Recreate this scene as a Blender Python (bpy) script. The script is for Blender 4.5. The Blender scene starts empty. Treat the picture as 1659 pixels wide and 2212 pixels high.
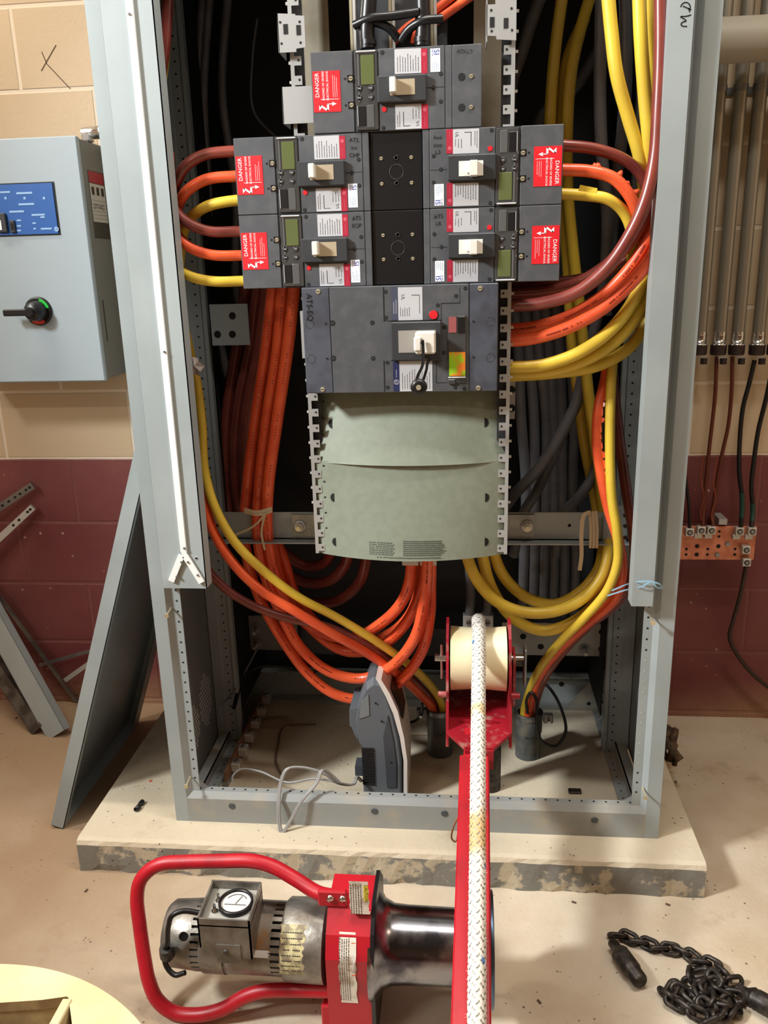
import bpy, math, random
from mathutils import Vector, Matrix
random.seed(7)
S = bpy.context.scene
COL = S.collection
V = Vector
# ---------------------------------------------------------------- camera
FPX, CX, CY = 1790.0, 829.5, 1106.0
CH = 1.36
_D = V((996-CX, 7220-CY, FPX)).normalized()
_X = V((18530, 21, -FPX)); _X = (_X-_X.dot(_D)*_D).normalized()
_Y = _D.cross(_X).normalized()
if _Y.z < 0: _Y = -_Y
def ray(px, py):
    r = V((px-CX, py-CY, FPX)); return V((r.dot(_X), r.dot(_Y), -r.dot(_D)))
def Q(px, py, Y):
    r = ray(px, py); t = Y/r.y; return V((t*r.x, Y, CH+t*r.z))
def QZ(px, py, z=0.0):
    r = ray(px, py); t = (z-CH)/r.z; return V((t*r.x, t*r.y, z))
cam = bpy.data.cameras.new('camera'); co = bpy.data.objects.new('camera', cam); COL.objects.link(co)
right = V((_X.x, _Y.x, -_D.x)); down = V((_X.y, _Y.y, -_D.y)); fwd = V((_X.z, _Y.z, -_D.z))
R3 = Matrix((right, -down, -fwd)).transposed()
co.matrix_world = Matrix.Translation((0, 0, CH)) @ R3.to_4x4()
cam.sensor_fit = 'VERTICAL'; cam.sensor_height = 36.0; cam.lens = 36.0*FPX/2212.0; cam.clip_start = .02
S.camera = co
# ---------------------------------------------------------------- materials
def lin(c):
    return tuple(((x/255)/12.92 if x/255 <= .04045 else ((x/255+.055)/1.055)**2.4) for x in c)+(1,)
MATS = {}
def mat(name, c, rough=.5, metal=0, c2=None, scale=8, lo=.4, hi=.6, bump=0, bscale=60, detail=4, trans=0, coat=0, alpha=1, spec=.5, emit=None):
    if name in MATS: return MATS[name]
    m = bpy.data.materials.new(name); m.use_nodes = True; nt = m.node_tree; b = nt.nodes['Principled BSDF']
    b.inputs['Base Color'].default_value = lin(c); b.inputs['Roughness'].default_value = rough; b.inputs['Metallic'].default_value = metal
    b.inputs['Specular IOR Level'].default_value = spec
    if trans: b.inputs['Transmission Weight'].default_value = trans
    if coat: b.inputs['Coat Weight'].default_value = coat
    if alpha < 1: b.inputs['Alpha'].default_value = alpha
    if emit: b.inputs['Emission Color'].default_value = lin(emit[0]); b.inputs['Emission Strength'].default_value = emit[1]
    if c2 or bump:
        g = nt.nodes.new('ShaderNodeNewGeometry')
    if c2:
        n = nt.nodes.new('ShaderNodeTexNoise'); n.inputs['Scale'].default_value = scale; n.inputs['Detail'].default_value = detail
        nt.links.new(g.outputs['Position'], n.inputs['Vector'])
        mr = nt.nodes.new('ShaderNodeMapRange'); mr.inputs['From Min'].default_value = lo; mr.inputs['From Max'].default_value = hi
        nt.links.new(n.outputs['Fac'], mr.inputs['Value'])
        mx = nt.nodes.new('ShaderNodeMix'); mx.data_type = 'RGBA'; mx.inputs[6].default_value = lin(c); mx.inputs[7].default_value = lin(c2)
        nt.links.new(mr.outputs['Result'], mx.inputs[0]); nt.links.new(mx.outputs[2], b.inputs['Base Color'])
    if bump:
        n = nt.nodes.new('ShaderNodeTexNoise'); n.inputs['Scale'].default_value = bscale; n.inputs['Detail'].default_value = 6
        nt.links.new(g.outputs['Position'], n.inputs['Vector'])
        bp = nt.nodes.new('ShaderNodeBump'); bp.inputs['Strength'].default_value = bump; bp.inputs['Distance'].default_value = .01
        nt.links.new(n.outputs['Fac'], bp.inputs['Height']); nt.links.new(bp.outputs['Normal'], b.inputs['Normal'])
    MATS[name] = m; return m
GREY = mat('cabinet_grey', (158, 167, 168), .42, 0, (150, 159, 160), 5)
GREYD = mat('cabinet_grey_dusty', (146, 150, 148), .5, 0, (168, 160, 142), 14, .5, .75)
GALV = mat('galvanised', (150, 150, 148), .38, .75, (128, 130, 130), 30)
STEELW = mat('zinc_plate', (176, 177, 176), .4, .4)
BLACKIN = mat('panel_dark', (40, 41, 44), .6)
BRK = mat('breaker_grey', (74, 76, 80), .5, 0, (84, 85, 88), 40, .45, .7)
BRK2 = mat('breaker_grey_dark', (50, 52, 55), .45)
BLK = mat('black_plastic', (22, 22, 24), .35)
HOLE = mat('hole_black', (10, 10, 11), .8)
RED = mat('label_red', (214, 30, 40), .45)
REDD = mat('label_dark_red', (170, 35, 58), .45)
WHT = mat('label_white', (238, 240, 242), .45)
SILV = mat('label_silver', (196, 197, 201), .4, .1)
INK = mat('ink', (40, 40, 44), .5)
PEN = mat('marker_ink', (14, 14, 16), .4)
BLUEI = mat('blue_ink', (30, 60, 160), .5)
NAVY = mat('navy', (38, 46, 84), .4)
LCD = mat('lcd', (92, 100, 62), .2)
CLEAR = mat('smoky_clear', (66, 66, 66), .1)
BRASS = mat('brass', (208, 200, 170), .3, .6)
CHROME = mat('chrome', (205, 205, 205), .2, 1)
TOGW = mat('toggle_white', (226, 222, 212), .4)
TOGT = mat('toggle_tan', (170, 155, 130), .45)
SHEET = mat('fish_paper', (134, 142, 127), .5, 0, (129, 137, 122), 60, .4, .6, .03, 200)
SHEETE = mat('paper_edge', (190, 192, 180), .6)
OR = mat('cable_orange', (238, 98, 54), .36, 0, (228, 86, 48), 20, coat=.2)
BR = mat('cable_brown', (132, 62, 52), .3, 0, (118, 54, 48), 20, coat=.2)
YE = mat('cable_yellow', (228, 196, 66), .42, 0, (216, 182, 62), 12, coat=.1)
GR = mat('cable_grey', (112, 112, 116), .45, 0, (100, 100, 104), 20)
BKC = mat('cable_black', (18, 17, 18), .4)
RBR = mat('cable_redbrown', (92, 38, 22), .45)
COPPER = mat('copper', (216, 138, 108), .42, .3, (190, 112, 82), 30)
COPW = mat('copper_wire', (200, 110, 74), .35, .8)
PAINTR = mat('machine_red', (178, 20, 36), .42, 0, (138, 16, 30), 14, .52, .75)
REDWORN = mat('machine_red_worn', (150, 20, 36), .45, 0, (172, 128, 118), 26, .54, .74)
ALU = mat('cast_aluminium', (150, 146, 138), .42, .7, (112, 106, 98), 24, .4, .65, .1, 80)
ALUD = mat('cast_aluminium_dark', (112, 110, 105), .5, .6, (80, 76, 72), 24)
STEEL = mat('polished_steel', (150, 150, 156), .22, 1, (84, 84, 92), 18, .42, .6)
STEELB = mat('blued_steel', (88, 108, 130), .35, .9)
DSTEEL = mat('dark_steel', (74, 68, 62), .45, .7, (46, 42, 40), 60)
NYLON = mat('nylon_cream', (240, 228, 190), .4, 0, (226, 206, 152), 9, .5, .7)
PVC = mat('pvc_grey', (78, 82, 82), .45, 0, (112, 106, 94), 22, .5, .7)
HEAT = mat('device_grey', (96, 102, 108), .42)
HEATD = mat('device_dark', (66, 70, 76), .45)
HEATW = mat('device_white', (222, 216, 208), .4)
CORDG = mat('cord_grey', (150, 150, 148), .4)
TAN = mat('tie_tan', (196, 180, 150), .7)
PLY = mat('plywood', (226, 214, 170), .65, 0, (212, 196, 150), 6, .4, .6, .05, 40)
PLYI = mat('plywood_inner', (186, 160, 116), .75, 0, (150, 122, 86), 18)
BOXG = mat('box_blue_grey', (166, 180, 188), .38)
BLUEP = mat('blue_panel', (44, 96, 170), .35)
PALEB = mat('pale_blue_print', (150, 190, 232), .4)
GREEN = mat('green_ring', (40, 190, 70), .4)
ORED = mat('red_ring', (232, 70, 60), .4)
STRIPW = mat('white_strip', (240, 242, 240), .35)
TAPEG = mat('green_tape', (22, 62, 52), .4)
CONDUIT = mat('emt_conduit', (158, 154, 142), .35, .7)
BUSH = mat('bushing_dark', (44, 30, 28), .5)
PLATE = mat('bus_plate', (176, 168, 150), .36, .6, (150, 140, 120), 8)
TINNED = mat('tinned', (198, 196, 190), .4, .4)
RUST = mat('rust', (132, 82, 46), .7)
PAPER = mat('paper_roll', (236, 238, 240), .6)
BLUESTR = mat('blue_string', (150, 196, 222), .6)
# ---------------------------------------------------------------- mesh builder
class M:
    def __init__(s): s.v = []; s.f = []; s.m = []; s.mats = []; s.sm = []
    def mi(s, m):
        if m not in s.mats: s.mats.append(m)
        return s.mats.index(m)
    def add(s, vs, fs, m, smooth=False, T=None):
        o = len(s.v); k = s.mi(m)
        for v in vs: s.v.append((T @ V(v)) if T is not None else V(v))
        for f in fs: s.f.append(tuple(i+o for i in f)); s.m.append(k); s.sm.append(smooth)
        return s
    def box(s, x0, x1, y0, y1, z0, z1, m, T=None, b=0):
        if x0 > x1: x0, x1 = x1, x0
        if y0 > y1: y0, y1 = y1, y0
        if z0 > z1: z0, z1 = z1, z0
        b = min(b, .45*min(x1-x0, y1-y0, z1-z0)) if b else 0
        if not b:
            vs = [(x, y, z) for x in (x0, x1) for y in (y0, y1) for z in (z0, z1)]
            fs = [(0, 1, 3, 2), (4, 6, 7, 5), (0, 4, 5, 1), (2, 3, 7, 6), (0, 2, 6, 4), (1, 5, 7, 3)]
            return s.add(vs, fs, m, False, T)
        import itertools
        idx = {}; vs = []
        lo, hi = (x0, y0, z0), (x1, y1, z1)
        for c in itertools.product((0, 1), repeat=3):
            for ax in range(3):
                p = [(lo[i]+b if not c[i] else hi[i]-b) for i in range(3)]
                p[ax] = lo[ax] if not c[ax] else hi[ax]
                idx[c, ax] = len(vs); vs.append(tuple(p))
        fs = []
        for ax in range(3):
            a1, a2 = [i for i in range(3) if i != ax]
            for sd in (0, 1):
                q = []
                for u, w in ((0, 0), (1, 0), (1, 1), (0, 1)):
                    c = [0, 0, 0]; c[ax] = sd; c[a1] = u; c[a2] = w; q.append(idx[tuple(c), ax])
                fs.append(tuple(q))
        for ax in range(3):
            a1, a2 = [i for i in range(3) if i != ax]
            for u, w in itertools.product((0, 1), repeat=2):
                c0 = [0, 0, 0]; c1 = [0, 0, 0]; c0[ax] = 0; c1[ax] = 1
                for c in (c0, c1): c[a1] = u; c[a2] = w
                c0, c1 = tuple(c0), tuple(c1)
                fs.append((idx[c0, a1], idx[c1, a1], idx[c1, a2], idx[c0, a2]))
        for c in itertools.product((0, 1), repeat=3): fs.append((idx[c, 0], idx[c, 1], idx[c, 2]))
        return s.add(vs, fs, m, False, T)
    def lathe(s, prof, c, axis, m, n=24, smooth=True, caps=True, a0=0, a1=2*math.pi):
        """prof: [(t, r)...] along axis from c"""
        ax = V(axis).normalized(); u = ax.orthogonal().normalized(); w = ax.cross(u); c = V(c)
        full = abs(a1-a0-2*math.pi) < 1e-6
        vs = []; k = n if full else n+1
        for t, r in prof:
            for i in range(k):
                a = a0+(a1-a0)*i/n; vs.append(c+ax*t+(u*math.cos(a)+w*math.sin(a))*r)
        fs = []
        for j in range(len(prof)-1):
            for i in range(n):
                i2 = (i+1) % k; fs.append((j*k+i, j*k+i2, (j+1)*k+i2, (j+1)*k+i))
        s.add(vs, fs, m, smooth)
        if caps and full:
            if prof[0][1] > 1e-6: s.add(vs[:k], [tuple(range(k))[::-1]], m)
            if prof[-1][1] > 1e-6: s.add(vs[-k:], [tuple(range(k))], m)
        return s
    def cyl(s, p0, p1, r, m, n=16, r1=None, smooth=True):
        p0, p1 = V(p0), V(p1); return s.lathe([(0, r), ((p1-p0).length, r if r1 is None else r1)], p0, p1-p0, m, n, smooth)
    def disc(s, c, nrm, r, m, n=14, rz=None):
        ax = V(nrm).normalized(); u = ax.orthogonal().normalized(); w = ax.cross(u)
        return s.add([V(c)+(u*math.cos(2*math.pi*i/n)+w*math.sin(2*math.pi*i/n))*r for i in range(n)], [tuple(range(n))], m)
    def tube(s, pts, r, m, n=12, sub=8, spline=True, smooth=True, rad=None, caps=True):
        P = [V(p) for p in pts]
        if spline and len(P) > 2: P = catmull(P, sub)
        T = []
        for i in range(len(P)):
            t = (P[min(i+1, len(P)-1)]-P[max(i-1, 0)]); T.append(t.normalized() if t.length > 1e-9 else V((0, 0, 1)))
        u = T[0].orthogonal().normalized(); vs = []
        for i, p in enumerate(P):
            u = (u-u.dot(T[i])*T[i]).normalized(); w = T[i].cross(u)
            rr = rad(i/(len(P)-1)) if rad else r
            for k in range(n):
                a = 2*math.pi*k/n; vs.append(p+(u*math.cos(a)+w*math.sin(a))*rr)
        fs = [(j*n+i, j*n+(i+1) % n, (j+1)*n+(i+1) % n, (j+1)*n+i) for j in range(len(P)-1) for i in range(n)]
        s.add(vs, fs, m, smooth)
        if caps:
            s.add(vs[:n], [tuple(range(n))[::-1]], m); s.add(vs[-n:], [tuple(range(n))], m)
        return s
    def ribbon(s, pts, w, th, nrm, m, sub=6, spline=True):
        P = [V(p) for p in pts]
        if spline and len(P) > 2: P = catmull(P, sub)
        nr = V(nrm).normalized(); vs = []
        for i, p in enumerate(P):
            t = (P[min(i+1, len(P)-1)]-P[max(i-1, 0)]).normalized(); a = t.cross(nr).normalized()*w/2; b = nr*th/2
            vs += [p-a-b, p+a-b, p+a+b, p-a+b]
        fs = [(j*4+i, j*4+(i+1) % 4, (j+1)*4+(i+1) % 4, (j+1)*4+i) for j in range(len(P)-1) for i in range(4)]
        fs += [(3, 2, 1, 0), tuple(len(vs)-4+i for i in range(4))]
        return s.add(vs, fs, m)
    def prism(s, outline, y0, y1, m, T=None, axis='y'):
        n = len(outline)
        def mk(a, b, d): return (a, d, b) if axis == 'y' else ((d, a, b) if axis == 'x' else (a, b, d))
        vs = [mk(a, b, y0) for a, b in outline]+[mk(a, b, y1) for a, b in outline]
        fs = [tuple(range(n)), tuple(range(2*n-1, n-1, -1))]+[(i, i+n, (i+1) % n+n, (i+1) % n) for i in range(n)]
        return s.add(vs, fs, m, False, T)
    def build(s, name, parent=None, local=False, kind=None):
        me = bpy.data.meshes.new(name); o = bpy.data.objects.new(name, me); COL.objects.link(o)
        if parent is not None:
            o.parent = parent
            mi = Matrix.Identity(4) if local else INV[parent.name]
            INV[o.name] = INV[parent.name] if parent.name in INV else Matrix.Identity(4)
            vs = [mi @ v for v in s.v]
        else:
            mn = [min(v[i] for v in s.v) for i in range(3)]; mx_ = [max(v[i] for v in s.v) for i in range(3)]
            base = V(((mn[0]+mx_[0])/2, (mn[1]+mx_[1])/2, mn[2])); o.location = base
            INV[o.name] = Matrix.Translation(-base); vs = [v-base for v in s.v]
        me.from_pydata([tuple(v) for v in vs], [], s.f)
        for m in s.mats: me.materials.append(m)
        me.polygons.foreach_set('material_index', s.m); me.polygons.foreach_set('use_smooth', s.sm)
        import bmesh
        bm = bmesh.new(); bm.from_mesh(me); bmesh.ops.recalc_face_normals(bm, faces=bm.faces); bm.to_mesh(me); bm.free()
        me.update()
        if kind: o['kind'] = kind
        return o
INV = {}
def catmull(P, sub):
    out = []; n = len(P)
    for i in range(n-1):
        p0 = P[i-1] if i else P[0]*2-P[1]; p1, p2 = P[i], P[i+1]; p3 = P[i+2] if i+2 < n else P[n-1]*2-P[n-2]
        t1 = max((p1-p0).length, 1e-6)**.5; t2 = max((p2-p1).length, 1e-6)**.5; t3 = max((p3-p2).length, 1e-6)**.5
        m1 = (p2-p1)+((p1-p0)/t1-(p2-p0)/(t1+t2))*t2; m2 = (p2-p1)+((p3-p2)/t3-(p3-p1)/(t2+t3))*t2
        for k in range(sub):
            t = k/sub; t_2, t_3 = t*t, t*t*t
            out.append(p1*(2*t_3-3*t_2+1)+m1*(t_3-2*t_2+t)+p2*(-2*t_3+3*t_2)+m2*(t_3-t_2))
    out.append(P[-1]); return out
def tag(o, label=None, cat=None, group=None, kind=None):
    if label: o['label'] = label
    if cat: o['category'] = cat
    if group: o['group'] = group
    if kind: o['kind'] = kind
    return o
def root(name, loc, label, cat, group=None, roty=0):
    o = bpy.data.objects.new(name, None); COL.objects.link(o); o.location = loc; o.empty_display_size = .05
    o.rotation_euler = (0, roty, 0)
    INV[o.name] = (Matrix.Translation(V(loc)) @ Matrix.Rotation(roty, 4, 'Y')).inverted()
    return tag(o, label, cat, group)
_tc = {}
def text(mb, s, size, T, m, th=.0002):
    """text centred at origin of T, reading along +x, up +y in T's frame, facing +z"""
    if s not in _tc:
        cu = bpy.data.curves.new('t', 'FONT'); cu.body = s; cu.size = 1; cu.align_x = 'CENTER'; cu.align_y = 'CENTER'; cu.resolution_u = 2
        ob = bpy.data.objects.new('t', cu); COL.objects.link(ob)
        bpy.context.view_layer.update()
        me = bpy.data.meshes.new_from_object(ob.evaluated_get(bpy.context.evaluated_depsgraph_get()))
        _tc[s] = ([tuple(v.co) for v in me.vertices], [tuple(p.vertices) for p in me.polygons])
        bpy.data.objects.remove(ob); bpy.data.curves.remove(cu); bpy.data.meshes.remove(me)
    vs, fs = _tc[s]
    mb.add([(x*size, y*size, th) for x, y, z in vs], fs, m, False, T)
def frame(o, xd, yd):
    xd = V(xd).normalized(); yd = V(yd).normalized(); z = xd.cross(yd)
    return Matrix.Translation(V(o)) @ Matrix((xd, yd, z)).transposed().to_4x4()
# ---------------------------------------------------------------- room
YW = 2.373
def nodes(name):
    m = bpy.data.materials.new(name); m.use_nodes = True; return m, m.node_tree, m.node_tree.nodes['Principled BSDF']
def N(nt, t, **k):
    n = nt.nodes.new(t)
    for a, b in k.items(): setattr(n, a, b)
    return n
def wall_material():
    m, nt, b = nodes('block_wall'); L = nt.links.new
    g = N(nt, 'ShaderNodeNewGeometry'); sep = N(nt, 'ShaderNodeSeparateXYZ'); L(g.outputs['Position'], sep.inputs[0])
    ax = N(nt, 'ShaderNodeMath', operation='ADD'); L(sep.outputs['X'], ax.inputs[0]); L(sep.outputs['Y'], ax.inputs[1])
    ox = N(nt, 'ShaderNodeMath', operation='ADD'); L(ax.outputs[0], ox.inputs[0]); ox.inputs[1].default_value = 1.195-YW+8*.4064
    oz = N(nt, 'ShaderNodeMath', operation='ADD'); L(sep.outputs['Z'], oz.inputs[0]); oz.inputs[1].default_value = -.0185+.2033*2
    cb = N(nt, 'ShaderNodeCombineXYZ'); L(ox.outputs[0], cb.inputs[0]); L(oz.outputs[0], cb.inputs[1])
    br = N(nt, 'ShaderNodeTexBrick'); L(cb.outputs[0], br.inputs['Vector']); br.offset = .5; br.offset_frequency = 2
    for k, v in {'Scale': 1, 'Mortar Size': .0065, 'Mortar Smooth': .5, 'Brick Width': .4064, 'Row Height': .2033}.items(): br.inputs[k].default_value = v
    n1 = N(nt, 'ShaderNodeTexNoise'); n1.inputs['Scale'].default_value = 3; n1.inputs['Detail'].default_value = 5; L(g.outputs['Position'], n1.inputs['Vector'])
    n2 = N(nt, 'ShaderNodeTexNoise'); n2.inputs['Scale'].default_value = 130; n2.inputs['Detail'].default_value = 3; L(g.outputs['Position'], n2.inputs['Vector'])
    def mix(fac, a, c):
        x = N(nt, 'ShaderNodeMix', data_type='RGBA')
        if isinstance(fac, float): x.inputs[0].default_value = fac
        else: L(fac, x.inputs[0])
        for i, q in ((6, a), (7, c)):
            if isinstance(q, tuple): x.inputs[i].default_value = q
            else: L(q, x.inputs[i])
        return x.outputs[2]
    def mr(src, a, c):
        x = N(nt, 'ShaderNodeMapRange'); L(src, x.inputs[0]); x.inputs[1].default_value = a; x.inputs[2].default_value = c; return x.outputs[0]
    cream = mix(mr(n1.outputs['Fac'], .35, .65), lin((212, 190, 160)), lin((204, 182, 150)))
    cream = mix(br.outputs['Fac'], cream, lin((232, 216, 194)))
    # maroon with splatter
    vo = N(nt, 'ShaderNodeTexVoronoi'); vo.inputs['Scale'].default_value = 26; L(g.outputs['Position'], vo.inputs['Vector'])
    sp = mr(vo.outputs['Distance'], .13, .07)
    n3 = N(nt, 'ShaderNodeTexNoise'); n3.inputs['Scale'].default_value = 4; L(g.outputs['Position'], n3.inputs['Vector'])
    spm = N(nt, 'ShaderNodeMath', operation='MULTIPLY'); L(sp, spm.inputs[0]); L(mr(n3.outputs['Fac'], .54, .66), spm.inputs[1])
    mar = mix(mr(n1.outputs['Fac'], .4, .7), lin((112, 52, 54)), lin((130, 74, 72)))
    mar = mix(br.outputs['Fac'], mar, lin((124, 70, 68)))
    mar = mix(spm.outputs[0], mar, lin((196, 160, 150)))
    dust = mr(sep.outputs['Z'], .13, .0)
    dm = N(nt, 'ShaderNodeMath', operation='MULTIPLY'); L(dust, dm.inputs[0]); L(mr(n1.outputs['Fac'], .3, .6), dm.inputs[1])
    mar = mix(dm.outputs[0], mar, lin((168, 132, 104)))
    ed = N(nt, 'ShaderNodeMath', operation='MULTIPLY_ADD'); L(n1.outputs['Fac'], ed.inputs[0]); ed.inputs[1].default_value = .012; L(sep.outputs['Z'], ed.inputs[2])
    st = mr(ed.outputs[0], .835, .838)
    col = mix(st, mar, cream)
    L(col, b.inputs['Base Color']); b.inputs['Roughness'].default_value = .6
    h = N(nt, 'ShaderNodeMath', operation='MULTIPLY_ADD'); L(br.outputs['Fac'], h.inputs[0]); h.inputs[1].default_value = -1.0
    hh = N(nt, 'ShaderNodeMath', operation='MULTIPLY'); L(n2.outputs['Fac'], hh.inputs[0]); hh.inputs[1].default_value = .35; L(hh.outputs[0], h.inputs[2])
    bp = N(nt, 'ShaderNodeBump'); bp.inputs['Strength'].default_value = .5; bp.inputs['Distance'].default_value = .004; L(h.outputs[0], bp.inputs['Height']); L(bp.outputs[0], b.inputs['Normal'])
    return m
WALLM = wall_material()
def concrete(name, a, c, d, sc=2.2, lo=.4, hi=.64, bare=None):
    m, nt, b = nodes(name); L = nt.links.new
    g = N(nt, 'ShaderNodeNewGeometry')
    def noise(s, det=6):
        n = N(nt, 'ShaderNodeTexNoise'); n.inputs['Scale'].default_value = s; n.inputs['Detail'].default_value = det; n.inputs['Roughness'].default_value = .6; L(g.outputs['Position'], n.inputs['Vector']); return n.outputs['Fac']
    def mr(src, x0, x1):
        x = N(nt, 'ShaderNodeMapRange'); L(src, x.inputs[0]); x.inputs[1].default_value = x0; x.inputs[2].default_value = x1; return x.outputs[0]
    def mix(fac, p, q):
        x = N(nt, 'ShaderNodeMix', data_type='RGBA'); L(fac, x.inputs[0])
        for i, r in ((6, p), (7, q)):
            if isinstance(r, tuple): x.inputs[i].default_value = r
            else: L(r, x.inputs[i])
        return x.outputs[2]
    k = mix(mr(noise(sc), lo, hi), lin(a), lin(c))
    k = mix(mr(noise(7), .58, .76), k, lin(d))
    if bare:   # browner toward the left: the dimmer light there is mixed into the colour
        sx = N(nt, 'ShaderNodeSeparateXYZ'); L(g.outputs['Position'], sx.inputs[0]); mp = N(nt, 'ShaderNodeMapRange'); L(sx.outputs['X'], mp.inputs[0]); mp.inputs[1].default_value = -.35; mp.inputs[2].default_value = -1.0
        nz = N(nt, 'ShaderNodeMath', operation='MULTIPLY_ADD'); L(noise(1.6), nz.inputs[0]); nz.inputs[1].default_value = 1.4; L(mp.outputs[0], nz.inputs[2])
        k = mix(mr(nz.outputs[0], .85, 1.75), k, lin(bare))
    vo = N(nt, 'ShaderNodeTexVoronoi'); vo.inputs['Scale'].default_value = 55; L(g.outputs['Position'], vo.inputs['Vector'])
    mm = N(nt, 'ShaderNodeMath', operation='MULTIPLY'); L(mr(vo.outputs['Distance'], .16, .1), mm.inputs[0]); L(mr(noise(9), .52, .6), mm.inputs[1])
    k = mix(mm.outputs[0], k, lin(tuple(int(x*.62) for x in d)))
    L(k, b.inputs['Base Color']); b.inputs['Roughness'].default_value = .8
    bp = N(nt, 'ShaderNodeBump'); bp.inputs['Strength'].default_value = .35; bp.inputs['Distance'].default_value = .004; L(noise(90), bp.inputs['Height']); L(bp.outputs[0], b.inputs['Normal'])
    return m
FLOORM = concrete('dusty_floor', (208, 197, 178), (188, 170, 144), (162, 144, 122), bare=(160, 134, 106))  # last tint paints the dimmer left side of the floor
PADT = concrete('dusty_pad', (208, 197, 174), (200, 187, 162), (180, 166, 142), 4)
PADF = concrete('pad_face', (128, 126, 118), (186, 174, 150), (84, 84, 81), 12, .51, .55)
CEILM = mat('ceiling_white', (200, 198, 192), .8)
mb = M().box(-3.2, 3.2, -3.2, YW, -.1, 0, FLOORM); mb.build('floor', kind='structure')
w = M().box(-3.2, 3.2, YW, YW+.15, 0, 3.0, WALLM)
PENC = mat('pencil', (92, 70, 50), .8)
for a, c in (((121, 97), (89, 153)), ((90, 112), (101, 138)), ((101, 138), (152, 192))):
    w.ribbon([Q(*a, YW-.0006), Q(*c, YW-.0006)], .0022, .0004, (0, 1, 0), PENC, spline=False)
w.build('wall_back', kind='structure')
M().box(-3.3, -3.2, -3.2, YW, 0, 3.0, WALLM).build('wall_left', kind='structure')
M().box(3.2, 3.3, -3.2, YW, 0, 3.0, WALLM).build('wall_right', kind='structure')
M().box(-3.2, 3.2, -3.3, -3.2, 0, 3.0, WALLM).build('wall_front', kind='structure')
M().box(-3.2, 3.2, -3.2, YW, 3.0, 3.1, CEILM).build('ceiling', kind='structure')
# pad
mb = M(); random.seed(3)
nx = 60; x0, x1, y0, y1, zt = -.912, .532, 1.5835, YW, .086
fr = []
for i in range(nx+1):
    x = x0+(x1-x0)*i/nx; j = random.uniform(-.002, .002)
    fr.append([(x, y0+j*1.4+random.choice([0, 0, 0, .004]), 0), (x, y0+j, .02), (x, y0+random.uniform(-.0015, .0015), zt-.014), (x, y0+.004+j*.6, zt-.004), (x, y0+.014, zt), (x, y1, zt)])
vs = [p for c in fr for p in c]; k = 6
for j in range(5):
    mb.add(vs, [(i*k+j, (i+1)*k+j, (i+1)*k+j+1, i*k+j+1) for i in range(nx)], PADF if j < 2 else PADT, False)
mb.add([p for p in fr[0]]+[(x0, y1, 0)], [(0, 1, 2, 3, 4, 5, 6)], PADF); mb.add([p for p in fr[-1]]+[(x1, y1, 0)], [(0, 1, 2, 3, 4, 5, 6)], PADF)
tag(mb.build('concrete_pad'), 'low dusty concrete pad that the open grey electrical cabinet stands on', 'concrete pad')
# unseen ceiling lamps read off the light; the right one only added as fill
LAMPE = mat('lamp_diffuser', (240, 240, 236), .5, emit=((255, 248, 235), 2.5))
def area(name, loc, rot, sx, sy, e, col=(1, 1, 1)):
    l = bpy.data.lights.new(name, 'AREA'); l.shape = 'RECTANGLE'; l.size = sx; l.size_y = sy; l.energy = e; l.color = col
    o = bpy.data.objects.new(name, l); COL.objects.link(o); o.location = loc; o.rotation_euler = rot; return o
for i, (x, y, lab) in enumerate([(-2.2, -1.0, 'long white ceiling light behind the camera on the left'), (2.1, .6, 'unseen added ceiling fill light to the right of the camera'), (.25, 1.28, 'long white ceiling light above the floor just before the cabinet'), (-1.75, 1.75, 'long white ceiling light near the back wall on the left')]):
    r = root('ceiling_light', (x, y, 2.93), lab, 'ceiling light')
    M().box(x-.62, x+.62, y-.1, y+.1, 2.95, 3.0, CEILM, b=.01).build('housing', r)
    M().box(x-.58, x+.58, y-.07, y+.07, 2.94, 2.951, LAMPE).build('diffuser', r)
    area('ceiling_lamp_light', (x, y, 2.935), (0, 0, 0), 1.16, .14, (32, 11, 32, 24)[i], ((1, .9, .8), (1, .72, .48), (1, .95, .88), (1, .86, .7))[i])
key = bpy.data.lights.new('work_light', 'SPOT'); key.energy = 740; key.shadow_soft_size = .22; key.spot_size = math.radians(74); key.spot_blend = 1.0; key.color = (.97, 1, 1)
ko = bpy.data.objects.new('work_light', key); COL.objects.link(ko); ko.location = (-2.45, .2, 2.85)
ko.rotation_euler = (V((.65, 1.6, 1.0))-ko.location).to_track_quat('-Z', 'Y').to_euler()
W = bpy.data.worlds.new('world'); S.world = W; W.use_nodes = True
W.node_tree.nodes['Background'].inputs[0].default_value = (1, .9, .78, 1); W.node_tree.nodes['Background'].inputs[1].default_value = .08
S.view_settings.view_transform = 'Standard'; S.view_settings.look = 'None'; S.view_settings.gamma = 1; S.view_settings.exposure = 0
S.cycles.max_bounces = 8; S.cycles.use_denoising = True
# ---------------------------------------------------------------- cabinet
CXL, CXR, CYF, CYB, CZ0, CZT = -.696, .445, 1.668, 2.33, .086, 2.45
cab = root('switchboard_cabinet', (-.125, 2.0, CZ0), 'tall open grey steel electrical cabinet standing on the concrete pad', 'electrical cabinet')
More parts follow.
